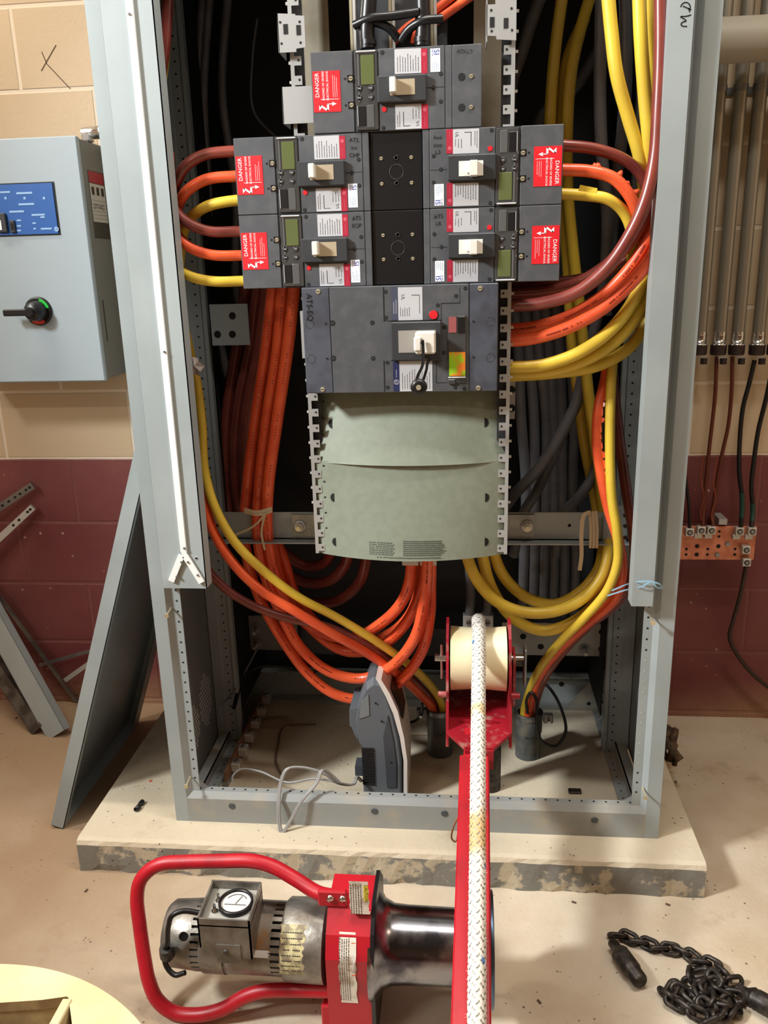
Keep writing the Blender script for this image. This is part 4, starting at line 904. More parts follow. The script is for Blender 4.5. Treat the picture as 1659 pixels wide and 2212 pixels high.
cable('thin black wire crossing the dark space at the upper left of the cabinet', [(556, 40, 2.1), (546, 120, 2.1), (548, 240, 2.1), (600, 300, 2.08)], .003, GR, None, 'wire', 'wire', 8)
cable('reddish brown cable half behind the top of the left cover channel', [(362, -30, 1.78), (360, 30, 1.78), (354, 110, 1.78), (340, 200, 1.80)], .012, BR, UG)
cable('thin yellow cable peeping out beside the brown one at the top left', [(350, 20, 1.80), (360, 60, 1.80), (356, 130, 1.80), (344, 220, 1.82)], .009, YE, UG)
# right lower trio
TG = 'feeder cables entering the right floor conduit'
cable('yellow feeder hanging in front of the right crossbar down to the right floor conduit', [(1330, 740, 1.80), (1322, 800, 1.78), (1318, 900, 1.76), (1318, 1000, 1.75), (1322, 1080, 1.745), (1333, 1150, 1.745), (1334, 1215, 1.75), (1312, 1275, 1.76), (1262, 1335, 1.79), (1212, 1385, 1.83), (1175, 1430, 1.87), (1150, 1478, 1.94), (1133, 1530, 1.99), (1131, 1556, 1.99)], .0105, YE, TG)
def torn(mb, P):
    C2 = catmull(P, 8); rg = random.Random(9)
    mb.tube([p+V((.0085, -.0035, 0)) for p in C2[12:37]], .006, BKC, 8, spline=False)
    for k in range(13, 37, 2):
        p = C2[k]+V((0, -.0045, 0)); t = (C2[k+1]-C2[k]).normalized(); w_ = rg.uniform(.005, .014); l_ = rg.choice((-.004, -.002, 0, .002))
        a = p+V((.003, -.004, 0)); mb.add([a+t*w_, a-t*w_, a-t*w_*.4+V((.008+l_, -.003, 0)), a+t*w_*.5+V((.007+l_*.5, -.003, 0))], [(0, 1, 2, 3)], OR, True)
    for k in (60, 66, 70, 76, 82): 
        if k < len(C2)-1: flap(mb, C2[k], (C2[k+1]-C2[k]).normalized(), V((1, 0, 0)), .005, .008)
cable('orange feeder with long torn insulation showing black, beside the yellow feeder', [(1315, 760, 1.82), (1308, 820, 1.80), (1294, 880, 1.78), (1290, 950, 1.77), (1300, 1030, 1.765), (1315, 1100, 1.765), (1336, 1170, 1.765), (1344, 1230, 1.77), (1330, 1290, 1.78), (1270, 1345, 1.81), (1215, 1395, 1.85), (1178, 1440, 1.89), (1156, 1490, 1.95), (1142, 1535, 1.985), (1141, 1560, 1.985)], .0118, OR, TG, extra=torn)
cable('brown feeder bowed out to the right frame, ending in the right floor conduit', [(1322, 800, 1.85), (1330, 880, 1.83), (1342, 980, 1.81), (1356, 1080, 1.79), (1369, 1160, 1.78), (1368, 1235, 1.785), (1335, 1300, 1.80), (1270, 1352, 1.83), (1215, 1408, 1.87), (1178, 1460, 1.91), (1160, 1505, 1.97), (1152, 1540, 1.99), (1151, 1560, 1.99)], .0115, BR, TG)
YG = 'thick yellow cables looping at the lower right'
ry = .0135
cable('thick yellow loop hanging from under the sheets, left and nearest of three', [(1000, 1150, 1.80), (1010, 1205, 1.80), (1030, 1252, 1.80), (1070, 1297, 1.80), (1130, 1322, 1.80), (1200, 1320, 1.80), (1262, 1290, 1.80), (1300, 1245, 1.81), (1314, 1195, 1.83), (1316, 1130, 1.90)], ry, YE, YG)
cable('thick yellow loop hanging lowest of the three', [(1035, 1150, 1.84), (1043, 1205, 1.84), (1062, 1270, 1.84), (1105, 1332, 1.84), (1170, 1362, 1.84), (1235, 1345, 1.83), (1285, 1305, 1.82), (1318, 1250, 1.83), (1326, 1190, 1.86), (1326, 1130, 1.92)], ry, YE, YG)
cable('thick yellow loop at the back and right of the three', [(1062, 1150, 1.86), (1070, 1205, 1.86), (1092, 1250, 1.86), (1140, 1292, 1.87), (1200, 1305, 1.87), (1258, 1275, 1.86), (1294, 1228, 1.87), (1305, 1170, 1.92)], ry, YE, YG)
# blue string
mb = M().ribbon([Q(1322, 1276, 1.72), Q(1350, 1264, 1.70), Q(1380, 1257, 1.632), Q(1402, 1256, 1.63), Q(1425, 1262, 1.632), Q(1431, 1271, 1.64)], .0028, .0015, (0, -1, 0), BLUESTR)
mb.ribbon([Q(1312, 1287, 1.72), Q(1350, 1275, 1.70), Q(1385, 1268, 1.632), Q(1408, 1257, 1.63), Q(1418, 1268, 1.632), Q(1431, 1272, 1.64)], .0028, .0015, (0, -1, 0), BLUESTR)
tag(mb.build('tie_string'), 'pale blue string knotted round the right frame channel near its foot', 'string')
# clear plastic scrap at left
mb = M(); q0 = Q(424, 792, 1.71); rg = random.Random(6); ring = [q0+V((math.cos(a)*.014*rg.uniform(.6, 1.3), rg.uniform(-.01, .01), math.sin(a)*.02*rg.uniform(.7, 1.2))) for a in [i*math.pi/5 for i in range(10)]]
mb.add([q0+V((0, -.014, .003)), q0+V((.004, .014, 0))]+ring, [(0, i+2, (i+1) % 10+2) for i in range(10)]+[(1, (i+1) % 10+2, i+2) for i in range(10)], mat('film', (170, 160, 156), .2, spec=.9))
tag(mb.build('plastic_wrap'), 'small crumpled clear plastic wad beside the left cover channel', 'plastic wrap')
# ------------------------------------------------------------- floor conduits
def conduit(px, py, lab, wr, clampside):
    b = Q(px, py, 2.0); top = b.z; b = V((b.x, 2.0, CZ0)); r = root('floor_conduit', b, lab, 'conduit'); rr = .034
    mb = M().lathe([(0, rr), (top-CZ0-.06, rr), (top-CZ0-.055, rr*1.07), (top-CZ0-.008, rr*1.07), (top-CZ0, rr*1.03), (top-CZ0, rr*.86), (top-CZ0-.05, rr*.8)], b, (0, 0, 1), PVC, 28, caps=False)
    mb.disc(b+V((0, 0, top-CZ0-.03)), (0, 0, 1), rr*.82, HOLE)
    text(mb, wr, .02, frame(b+V((0, -rr*1.02, .075)), (1, 0, 0), (0, 0, 1)), PEN, .0004)
    for k in range(3): printlines(mb, b.x-.014, b.x+.014, .105+k*.007, .110+k*.007, b.y-rr*.985-.0003, 1, PEN, False, 1.0)
    mb.build('pipe', r)
    c = V((b.x, b.y, top-.012)); mb = M().lathe([(0, rr*1.13), (.012, rr*1.13)], c, (0, 0, 1), GALV, 28, caps=False)
    s = clampside; mb.box(c.x+s*rr*1.1, c.x+s*(rr*1.1+.024), c.y-.03, c.y-.012, c.z-.006, c.z+.018, GALV, b=.002).cyl((c.x+s*(rr*1.1+.012), c.y-.045, c.z+.006), (c.x+s*(rr*1.1+.012), c.y, c.z+.006), .004, CHROME, 10)
    mb.build('ground_clamp', r)
    return b
c1 = conduit(950, 1527, 'grey plastic floor conduit left of the red puller head, marked in pen', 'LNP', -1)
c2 = conduit(1142, 1537, 'grey plastic floor conduit right of the red puller head, marked L5 in pen', 'L5', 1)
cable('black wire looping out from the right floor conduit onto the pad', [(1139, 1540, 1.97), (1138, 1510, 1.95), (1148, 1496, 1.94), (1160, 1515, 1.93), (1159, 1560, 1.93), (1170, 1600, 1.94), (1200, 1612, 1.94), (1222, 1580, 1.94), (1212, 1530, 1.96), (1190, 1490, 1.98), (1168, 1470, 2.0)], .004, BKC, None, 'ground_wire', 'wire', 8)
cable('black wire curving from the left floor conduit clamp behind the grey device', [(912, 1520, 1.92), (908, 1548, 1.97), (890, 1560, 1.98), (872, 1560, 1.98)], .004, BKC, None, 'ground_wire', 'wire', 8)
# ground bus along left
r = root('ground_bar', (-.6, 1.95, CZ0), 'row of small ground lugs on a bar along the left inside floor edge', 'ground bar')
M().box(-.612, -.606, 1.80, 2.22, CZ0+.02, CZ0+.05, mat('bar_copper_dull', (150, 110, 84), .5, .5)).box(-.62, -.606, 1.80, 2.22, CZ0, CZ0+.02, GALV).build('bar', r)
for i in range(6):
    y = 1.84+i*.07; M().box(-.606, -.582, y, y+.028, CZ0+.024, CZ0+.048, TINNED, b=.002).lathe([(0, .007), (.004, .006)], (-.594, y+.014, CZ0+.048), (0, 0, 1), GALV, 10).build('lug', r)
cable('thin grey wire drooping from the lower left plate to the ground lugs', [(556, 1400, 2.12), (538, 1435, 2.1), (500, 1500, 2.0), (475, 1530, 1.95), (480, 1560, 1.93)], .003, GR, None, 'wire', 'wire', 8)
cable('thick black wire bending from the ground lugs toward the cabinet rear', [(505, 1530, 1.98), (520, 1480, 2.05), (545, 1445, 2.1), (600, 1438, 2.15), (680, 1455, 2.2)], .006, BKC, None, 'wire', 'wire', 8)
# ------------------------------------------------------------- grey device
Yd = 1.775
def dp(x, y): q_ = Q(x, y, Yd); return (q_.x, q_.z)
dev = root('portable_heater', (dp(825, 1710)[0], Yd+.05, CZ0), 'grey portable heater with white front rim standing inside the cabinet foot', 'heater')
zf = CZ0
body = [(806, 1468), (822, 1470), (835, 1500), (850, 1545), (862, 1600), (868, 1650), (868, 1700)]
left = [(783, 1700), (782, 1622), (772, 1605), (766, 1560), (770, 1530), (778, 1505), (790, 1480)]
o1 = [dp(*p) for p in body]; o2 = [dp(*p) for p in left]
o1.append((o1[-1][0], zf)); o2.insert(0, (o2[0][0], zf))
def inset_prism(mb, ol, y0, y1, m, k=.9):
    cx_ = sum(a for a, b in ol)/len(ol); cz_ = sum(b for a, b in ol)/len(ol); n = len(ol)
    rings = [([(cx_+(a-cx_)*k, cz_+(b-cz_)*k) for a, b in ol], y0), (ol, y0+.015), (ol, y1-.015), ([(cx_+(a-cx_)*k, cz_+(b-cz_)*k) for a, b in ol], y1)]
    vs = [(a, y, max(b, zf)) for rg, y in rings for a, b in rg]
    fs = [tuple(range(n)), tuple(range(4*n-1, 3*n-1, -1))]+[(j*n+i, (j+1)*n+i, (j+1)*n+(i+1) % n, j*n+(i+1) % n) for j in range(3) for i in range(n)]
    mb.add(vs, fs, m)
mb = M(); inset_prism(mb, o1+o2, Yd, Yd+.13, HEAT, .9)
pp = [dp(*p) for p in ((838, 1545), (850, 1600), (856, 1650), (856, 1700), (836, 1700), (832, 1640), (828, 1590))]
mb.prism(pp, Yd-.003, Yd+.01, HEATD)
for x, y in ((812, 1518), (825, 1557), (846, 1646)): mb.disc(V((dp(x, y)[0], Yd-.0032, dp(x, y)[1])), (0, -1, 0), .003, HOLE)
bo = mb.build('body', dev)
mb = M()
for i in range(13):
    z1 = dp(790, 1618)[1]-i*.0082
    if z1 > zf+.006: mb.box(dp(783, 1640)[0]-.001, dp(808, 1640)[0], Yd-.004, Yd+.02, z1, z1+.0035, HOLE)
mb.build('vent_slots', bo)
mb = M().prism([dp(*p) for p in ((780, 1515), (796, 1500), (798, 1545), (776, 1552))], Yd-.002, Yd+.03, mat('handle_recess', (120, 126, 130), .4)); mb.build('handle_recess', bo)
rim = [(812, 1463), (824, 1466), (842, 1495), (860, 1535), (873, 1590), (880, 1640), (880, 1700)]; rin = [(872, 1700), (872, 1640), (864, 1590), (850, 1540), (834, 1503), (818, 1473)]
ol = [dp(*p) for p in rim]; il = [dp(*p) for p in rin]
mb = M().prism(ol+[(ol[-1][0], zf), (il[0][0], zf)]+il, Yd-.006, Yd+.14, HEATW); mb.build('front_rim', dev)
a = [dp(*p) for p in ((842, 1492), (861, 1532), (868, 1560), (858, 1548), (846, 1520))]
mb = M().prism([(x+.0025, z) for x, z in a], Yd+.012, Yd+.10, BLK); mb.build('grille_opening', dev)
mb = M().prism([dp(*p) for p in ((753, 1538), (770, 1535), (772, 1605), (764, 1590), (758, 1575), (754, 1573))], Yd+.01, Yd+.12, HEAT); mb.build('rear_grip', dev)
a = dp(775, 1675); M().box(a[0]-.012, a[0]+.008, Yd+.02, Yd+.06, a[1]-.015, a[1]+.012, HEATD).build('cord_inlet', dev)
# grey flat cord
zc = CZ0+.082
pts = [Q(780, 1688, 1.79), Q(768, 1680, 1.76), Q(762, 1694, 1.74), Q(730, 1692, 1.72), Q(700, 1672, 1.71), Q(650, 1658, 1.70), Q(618, 1662, 1.69), Q(603, 1700, 1.675), Q(600, 1740, 1.655), Q(602, 1780, 1.645), Q(607, 1800, 1.64), Q(625, 1775, 1.645), Q(650, 1730, 1.655), Q(683, 1690, 1.675), Q(693, 1665, 1.69), Q(705, 1668, 1.70), Q(730, 1690, 1.71)]
mb = M().tube(pts, .0028, CORDG, 8, 10); mb.tube([p+V((.004, 0, .001)) for p in pts], .0028, CORDG, 8, 10)
pts2 = [Q(730, 1690, 1.72), Q(680, 1682, 1.74), Q(620, 1690, 1.75), Q(560, 1666, 1.77), Q(520, 1662, 1.77), Q(503, 1676, 1.75), Q(502, 1690, 1.74)]
mb.tube(pts2, .0028, CORDG, 8, 8)
mb.build('power_cord', dev)['label'] = 'grey two-strand cord draped in loops over the front rail'
cable('dirty thin cord lying on the pad inside the cabinet', [V((-.43, 2.12, CZ0+.004)), QZ(615, 1570, CZ0+.004), QZ(600, 1610, CZ0+.004), QZ(596, 1650, CZ0+.004), QZ(606, 1672, CZ0+.004)], .003, mat('cord_dirty', (120, 104, 84), .7), None, 'cord', 'cord', 8)
random.seed(5)
mb = M(); c0 = QZ(595, 1562, CZ0)
ring = [c0+V((math.cos(a)*.045*(1+.2*random.random()), math.sin(a)*.035*(1+.2*random.random()), .001+.006*random.random())) for a in [i*math.pi/6 for i in range(12)]]
mb.add([c0+V((0, 0, .012))]+ring, [(0, i+1, (i+1) % 12+1) for i in range(12)], mat('plastic_film', (178, 162, 138), .35, spec=.8)); mb.add(ring+[p-V((0, 0, p.z-CZ0)) for p in ring], [(i, (i+1) % 12, (i+1) % 12+12, i+12) for i in range(12)], MATS['plastic_film'])
tag(mb.build('plastic_scrap'), 'crumpled clear plastic scrap on the pad inside the cabinet', 'plastic scrap')
mb = M(); c0 = QZ(905, 1590, CZ0); mb.box(c0.x-.05, c0.x+.03, c0.y, c0.y+.09, CZ0, CZ0+.01, mat('paper_tag', (206, 196, 172), .6), b=.003)
tag(mb.build('paper_box'), 'flat pale cardboard piece on the pad between heater and left conduit', 'cardboard')
# ------------------------------------------------------------- leaning panel
A = V((-1.0587, 1.7292, 0)); Bk = 2.247; ln = math.hypot(.357, 1.047); dirv = V((.357, 0, 1.047)).normalized(); nr = V((1.047, 0, -.357)).normalized()
def LP(u, y, n_): return A+V((0, y-A.y, 0))+dirv*u+nr*n_
pr = root('leaning_panel', (A.x, 1.99, 0), 'loose grey sheet metal door panel leaning against the cabinet left side', 'metal panel')
def slab(mb, u0, u1, y0, y1, n0, n1, m):
    vs = [LP(u, y, k) for u in (u0, u1) for y in (y0, y1) for k in (n0, n1)]
    mb.add(vs, [(0, 1, 3, 2), (4, 6, 7, 5), (0, 4, 5, 1), (2, 3, 7, 6), (0, 2, 6, 4), (1, 5, 7, 3)], m)
ln = 1.075
mb = M(); slab(mb, .01, ln, A.y, Bk, -.002, 0, GREY); mb.build('skin', pr)
mb = M(); slab(mb, .01, ln, A.y, A.y+.002, 0, .032, GREY); slab(mb, .01, ln, A.y, A.y+.014, .030, .032, GREY); mb.build('front_flange', pr)
mb = M(); slab(mb, .01, ln, Bk-.002, Bk, 0, .03, GREY); slab(mb, .01, ln, Bk-.05, Bk, .028, .03, GREY); mb.build('rear_flange', pr)
mb = M(); slab(mb, .01, .012, A.y, Bk, 0, .03, GREY); mb.build('end_flange', pr); mb = M(); slab(mb, ln-.002, ln, A.y, Bk, 0, .03, GREY); mb.build('end_flange', pr)
# ------------------------------------------------------------- left clutter
def beam(name, lab, cat, p0, p1, w, t, m, up=(0, 1, 0), channel=False, holes=None):
    p0, p1 = V(p0), V(p1); d = (p1-p0).normalized(); u = V(up); s = d.cross(u).normalized(); u = s.cross(d).normalized(); L = (p1-p0).length
    T = Matrix.Translation(p0) @ Matrix((s, u, d)).transposed().to_4x4(); mb = M()
    if channel:
        mb.box(-w/2, w/2, -t/2, -t/2+.002, 0, L, m, T); mb.box(-w/2, -w/2+.002, -t/2, t/2, 0, L, m, T); mb.box(w/2-.002, w/2, -t/2, t/2, 0, L, m, T)
    else: mb.box(-w/2, w/2, -t/2, t/2, 0, L, m, T)
    if holes:
        for h_ in holes: mb.add([T @ V((math.cos(a)*.004, -t/2-.0006, L-h_+math.sin(a)*.005)) for a in [i*math.pi/5 for i in range(10)]], [tuple(range(10))], HOLE); 
    return tag(mb.build(name), lab, cat)
b0 = QZ(128, 1588); b0 = V((b0.x, b0.y, .005)); beam('metal_channel', 'wide grey steel channel leaning in the left corner by the wall', 'metal channel', b0, Q(-70, 1230, 2.33), .07, .03, GREY, channel=True)
b0 = QZ(95, 1575); b0 = V((b0.x, b0.y-.02, .012)); beam('metal_channel', 'darker narrow steel channel behind the wide one in the left corner', 'metal channel', b0, Q(-80, 1330, 2.34), .05, .03, ALUD, channel=True)
beam('metal_rod', 'long thin grey angle strip leaning at the left, foot near the leaning panel', 'metal strip', QZ(165, 1518)+V((0, 0, .004)), Q(-40, 1235, 2.345), .012, .006, GALV)
beam('metal_strut', 'perforated metal strut poking in from the left, upper and duller one', 'metal strut', V((-2.55, 2.26, .012)), Q(72, 1048, 2.35), .022, .01, GALV, holes=(.012, .026, .05, .07, .095, .12))
beam('metal_strut', 'shiny perforated metal strut poking in from the left, lower one', 'metal strut', V((-2.12, 2.20, .012)), Q(72, 1095, 2.35), .02, .012, TINNED, holes=(.01, .022, .06, .085))
beam('metal_offcut', 'short pale metal strip behind the leaning panel near the wall foot', 'metal strip', Q(140, 1470, 2.33), Q(205, 1424, 2.33), .014, .004, TINNED)
beam('metal_offcut', 'thin grey strip behind the leaning panel, upper of two', 'metal strip', Q(85, 1437, 2.34), Q(215, 1400, 2.34), .010, .004, GALV)
# ------------------------------------------------------------- wall box at left
YBX = 2.2; bx1 = -.980; bz0, bz1 = 1.086, 1.706; bx0 = -1.42
wb = root('control_box', ((bx0+bx1)/2, 2.28, bz0), 'pale grey wall-mounted control box with blue panel and rotary handle', 'control box')
M().box(bx0, bx1, YBX+.018, YW-.012, bz0+.004, bz1-.004, mat('box_side', (120, 124, 122), .45), b=.003).build('enclosure', wb)
dr = M().box(bx0-.002, bx1+.001, YBX, YBX+.018, bz0, bz1, BOXG, b=.003).build('door', wb)
a, c = Q(-30, 398, YBX), Q(131, 507, YBX)
mb = M().box(a.x-.12, c.x, YBX-.002, YBX, c.z, a.z, BLK); mb.box(a.x-.12, c.x-.004, YBX-.004, YBX-.002, c.z+.003, a.z-.003, BLUEP)
for x, y in ((53, 428), (95, 428), (12, 428)):
    q_ = Q(x, y, YBX-.0044); mb.box(q_.x-.003, q_.x+.003, q_.y-.0003, q_.y, q_.z-.003, q_.z+.003, PALEB)
for x0_, x1_, y in ((0, 22, 415), (35, 70, 417), (40, 74, 441), (20, 52, 457), (68, 97, 464), (87, 97, 469), (36, 46, 476), (36, 46, 488), (36, 46, 498), (70, 78, 482), (72, 78, 494), (88, 112, 494)):
    a_, c_ = Q(x0_, y-1.5, YBX-.0044), Q(x1_, y+1.5, YBX-.0044); mb.box(a_.x, c_.x, a_.y-.0003, a_.y, c_.z, a_.z, PALEB)
q_ = Q(122, 495, YBX-.0044); mb.lathe([(0, .0062), (.0004, .0062)], q_, (0, -1, 0), PALEB, 18); text(mb, 'GE', .007, frame(q_+V((0, -.0006, 0)), (1, 0, 0), (0, 0, 1)), BLUEP, 0)
bp_ = mb.build('blue_panel', wb)
a, c = Q(-8, 461, YBX-.004), Q(19, 502, YBX-.004); M().box(a.x, c.x, YBX-.012, YBX-.004, c.z, a.z, BRK2, b=.002).box(a.x+.008, c.x-.012, YBX-.014, YBX-.011, c.z+.006, a.z-.018, WHT).build('door_latch', bp_)
a, c = Q(21, 476, YBX-.004), Q(36, 503, YBX-.004); M().box(a.x, c.x, YBX-.010, YBX-.004, c.z, a.z, BRK2, b=.002).box(a.x+.004, c.x-.004, YBX-.011, YBX-.0095, c.z+.008, a.z-.008, HOLE).build('small_port', bp_)
hc = Q(84, 672, YBX); mb = M().lathe([(0, .038), (.006, .037), (.006, .033)], hc, (0, -1, 0), BLK, 30); hb = mb.build('handle_base', wb)
u_ = V((0, -1, 0)).orthogonal().normalized(); 
def arc(mb, c, r0, r1, a0, a1, y0, y1, m, n=14):
    vs = []; 
    for i in range(n+1):
        a_ = math.radians(a0+(a1-a0)*i/n)
        for r_ in (r0, r1):
            for y_ in (y0, y1): vs.append((c.x+math.cos(a_)*r_, c.y+y_, c.z+math.sin(a_)*r_))
    fs = []
    for i in range(n):
        o_ = i*4; fs += [(o_, o_+4, o_+6, o_+2), (o_+1, o_+3, o_+7, o_+5), (o_+2, o_+6, o_+7, o_+3), (o_, o_+1, o_+5, o_+4)]
    fs += [(0, 2, 3, 1), (n*4, n*4+1, n*4+3, n*4+2)]
    mb.add(vs, fs, m)
mb = M(); arc(mb, hc, .027, .034, 15, 75, -.0075, -.005, GREEN); mb.build('green_mark', hb); mb = M(); arc(mb, hc, .022, .034, 235, 300, -.0075, -.005, ORED); mb.build('red_mark', hb)
mb = M().lathe([(0, .027), (.03, .024), (.036, .019), (.036, 0)], hc+V((0, -.006, 0)), (0, -1, 0), BLK, 26)
e = Q(8, 674, YBX-.04); mb.box(e.x, hc.x+.004, YBX-.048, YBX-.034, hc.z-.010, hc.z+.008, BLK, b=.003); mb.lathe([(0, .013), (.006, .010)], V((hc.x-.004, YBX-.044, hc.z)), (0, -1, 0), BLK, 18); mb.build('rotary_handle', hb)
# side stickers
def side(Yp, z): return V((bx1+.0005, Yp, z))
mb = M(); zt2 = 1.62; mb.box(bx1, bx1+.0006, 2.245, 2.345, zt2-.16, zt2+.01, mat('sticker_frame', (60, 60, 58), .5)).box(bx1, bx1+.001, 2.247, 2.34, zt2-.02, zt2+.008, REDD).box(bx1, bx1+.001, 2.247, 2.34, zt2-.118, zt2-.022, mat('sticker_white', (200, 198, 190), .5))
for i in range(3): mb.box(bx1, bx1+.0014, 2.256+i*.03, 2.272+i*.03, zt2-.05, zt2-.03, INK)
for i in range(6): mb.box(bx1, bx1+.0014, 2.252, 2.335, zt2-.064-i*.009, zt2-.0635-i*.009, INK)
text(mb, '277 VAC', .018, frame((bx1+.0012, 2.29, zt2-.08), (0, 1, 0), (0, 0, 1)), INK, 0)
mb.build('warning_sticker', wb)
M().box(bx1, bx1+.0006, 2.243, 2.249, 1.19, 1.30, INK).build('side_print', wb)
for z in (bz0+.012, bz1-.01): M().box(bx1, bx1+.035, YW-.015, YW-.006, z-.014, z+.014, TINNED, b=.003).lathe([(0, .007), (.006, .006)], (bx1+.018, YW-.015, z), (0, -1, 0), GALV, 12).build('mounting_foot', wb)
q_ = Q(170, 283, 2.29); mb = M().lathe([(0, .014), (.02, .0155), (.045, .0155), (.047, .019), (.058, .019), (.058, .015), (.12, .014)], V((-1.0, 2.29, bz1+.018)), (1, 0, .0), CHROME, 20); mb.box(-1.0, -.975, 2.275, 2.305, bz1-.004, bz1+.02, CHROME, b=.004)
tag(mb.build('conduit_elbow'), 'shiny metal conduit fitting on the top corner of the wall control box', 'conduit fitting')
# ------------------------------------------------------------- right wall conduits
YC = 2.325
cg = 'upright metal conduits on the right wall'
tops = ['hidden mostly by the frame', 'second from the left', 'middle one', 'fourth from the left', 'cut by the photo edge']
for i, px in enumerate((1508, 1550, 1589, 1633, 1672)):
    b = Q(px, 775, YC); x = b.x; zz = Q(px, 745, YC).z; rr = .0165
    r = root('wall_conduit', (x, YC, zz-.04), 'grey metal conduit on the right wall, %s' % ['leftmost, half hidden by the cabinet frame', 'second from the left', 'third from the left', 'fourth from the left', 'rightmost, cut by the photo edge'][i], 'conduit', cg)
    M().cyl((x, YC, zz), (x, YC, 3.0), rr, CONDUIT, 20).build('pipe', r)
    mb = M().lathe([(0, rr*1.18), (.004, rr*1.18), (.004, rr*1.08), (.02, rr*1.08), (.035, rr*1.03)], (x, YC, zz), (0, 0, 1), CHROME, 20); mb.lathe([(0, .005), (.004, .004)], (x, YC-rr*1.05, zz+.022), (0, -1, 0), CHROME, 10); mb.build('connector', r)
    mb = M().lathe([(-.026, rr*1.2), (-.022, rr*1.28), (0, rr*1.28)], (x, YC, zz), (0, 0, 1), BUSH, 20); mb.lathe([(0, .009), (.016, .009)], (x+.012, YC-.012, zz-.034), (0, 0, -1), BUSH, 12); mb.cyl((x-.005, YC-.02, zz-.032), (x+.018, YC-.02, zz-.032), .002, GALV, 8); mb.build('grounding_bushing', r)
    M().box(x-.022, x+.03, YW-.006, YW, 1.758, 1.775, GALV).lathe([(0, rr*1.1), (.016, rr*1.1)], (x, YC, 1.758), (0, 0, 1), GALV, 20).build('strap_clamp', r)
pz = Q(1620, 85, 2.2); mb = M().cyl((.56, 2.2, pz.z), (3.2, 2.2, pz.z), .048, mat('duct', (172, 166, 150), .5), 32)
tag(mb.build('horizontal_pipe'), 'large pale horizontal pipe crossing above the right wall conduits', 'pipe')
cgr = 'ground cables on the right wall'
def wcable(lab, pts, r_, m, tape=None):
    P = [Q(x, y, Y_) for x, y, Y_ in pts]; mb = M().tube(P, r_, m, 10)
    if tape:
        C2 = catmull(P, 8); k0, k1 = tape; mb.tube(C2[k0:k1], r_*1.12, TAPEG, 10, spline=False)
    return tag(mb.build('ground_cable'), lab, 'cable', cgr)
wcable('reddish brown cable from the second wall conduit down to the copper bar', [(1548, 770, YC), (1545, 850, YC), (1540, 900, YC), (1533, 960, YC), (1526, 1030, YC), (1520, 1090, YC-.01), (1518, 1142, 2.29)], .0052, RBR)
wcable('reddish brown cable from the middle wall conduit down to the copper bar', [(1582, 770, YC), (1580, 850, YC), (1573, 920, YC), (1560, 980, YC), (1549, 1040, YC), (1540, 1100, YC-.01), (1540, 1142, 2.29)], .0052, RBR)
wcable('black cable with green tape, left of the two on the right wall', [(1630, 778, YC), (1618, 830, YC), (1605, 880, YC), (1598, 950, YC), (1597, 1020, YC), (1603, 1080, YC-.01), (1600, 1142, 2.29)], .0062, BKC, (38, 46))
wcable('black cable with green tape, right of the two on the right wall', [(1672, 778, YC), (1655, 860, YC), (1638, 930, YC), (1628, 1000, YC), (1623, 1050, YC), (1626, 1100, YC-.01), (1623, 1142, 2.29)], .0062, BKC, (38, 46))
wcable('thin black cable emerging from behind the right cabinet frame', [(1472, 980, 2.33), (1482, 1040, 2.33), (1488, 1090, 2.31), (1490, 1142, 2.29)], .0045, BKC)
wcable('thin bare copper wire crossing between the two reddish cables', [(1519, 985, 2.315), (1514, 1030, 2.31), (1520, 1070, 2.31), (1514, 1110, 2.3), (1519, 1142, 2.295)], .0012, COPW)
wcable('thin bare copper wire twisting below the middle conduit cable', [(1550, 985, 2.315), (1541, 1040, 2.31), (1546, 1080, 2.31), (1537, 1110, 2.3), (1541, 1142, 2.295)], .0012, COPW)
# copper bar
a, c = Q(1440, 1137, 2.3), Q(1628, 1210, 2.3)
cp = root('copper_ground_bar', ((a.x+c.x)/2, 2.3, c.z), 'drilled copper grounding bar on the right wall below the conduits', 'ground bar')
mb = M().box(a.x, c.x, 2.3, 2.307, c.z, a.z, COPPER, b=.0012)
for x, y, r_ in ((1483, 1186, .004), (1482, 1198, .004), (1506, 1180, .006), (1505, 1198, .006), (1529, 1186, .004), (1528, 1198, .004), (1552, 1180, .006), (1554, 1148, .004), (1553, 1159, .004), (1588, 1186, .004), (1587, 1198, .004)):
    mb.disc(Q(x, y, 2.2993), (0, -1, 0), r_, HOLE)
mb.build('bar', cp)
for x, y in ((1571, 1175), (1549, 1198)): M().lathe([(0, .007), (.006, .006)], Q(x, y, 2.3), (0, -1, 0), GALV, 12).build('screw', cp)
for x in (1560, 1550):
    q_ = Q(x, 1120 if x == 1560 else 1212, 2.3); M().lathe([(0, .014), (.066, .016)], V((q_.x, 2.307, q_.z+(-.03 if x == 1560 else .012))), (0, 1, 0), mat('standoff', (110, 52, 44) if x == 1560 else (196, 186, 176), .5), 18).build('standoff', cp)
q_ = Q(1561, 1128, 2.3); M().box(q_.x-.011, q_.x+.011, 2.296, 2.36, q_.z-.006, q_.z+.01, STEELW).build('wall_bracket', cp)
lugs = [(1515, 1146), (1537, 1146), (1598, 1148), (1625, 1148), (1613, 1215), (1612, 1188), (1490, 1150)]
names = ['under the second conduit cable', 'under the middle conduit cable', 'under the left black cable', 'at the top right corner of the bar', 'hanging lowest at the right end', 'at the right end above the lowest lug', 'at the left by the cabinet frame']
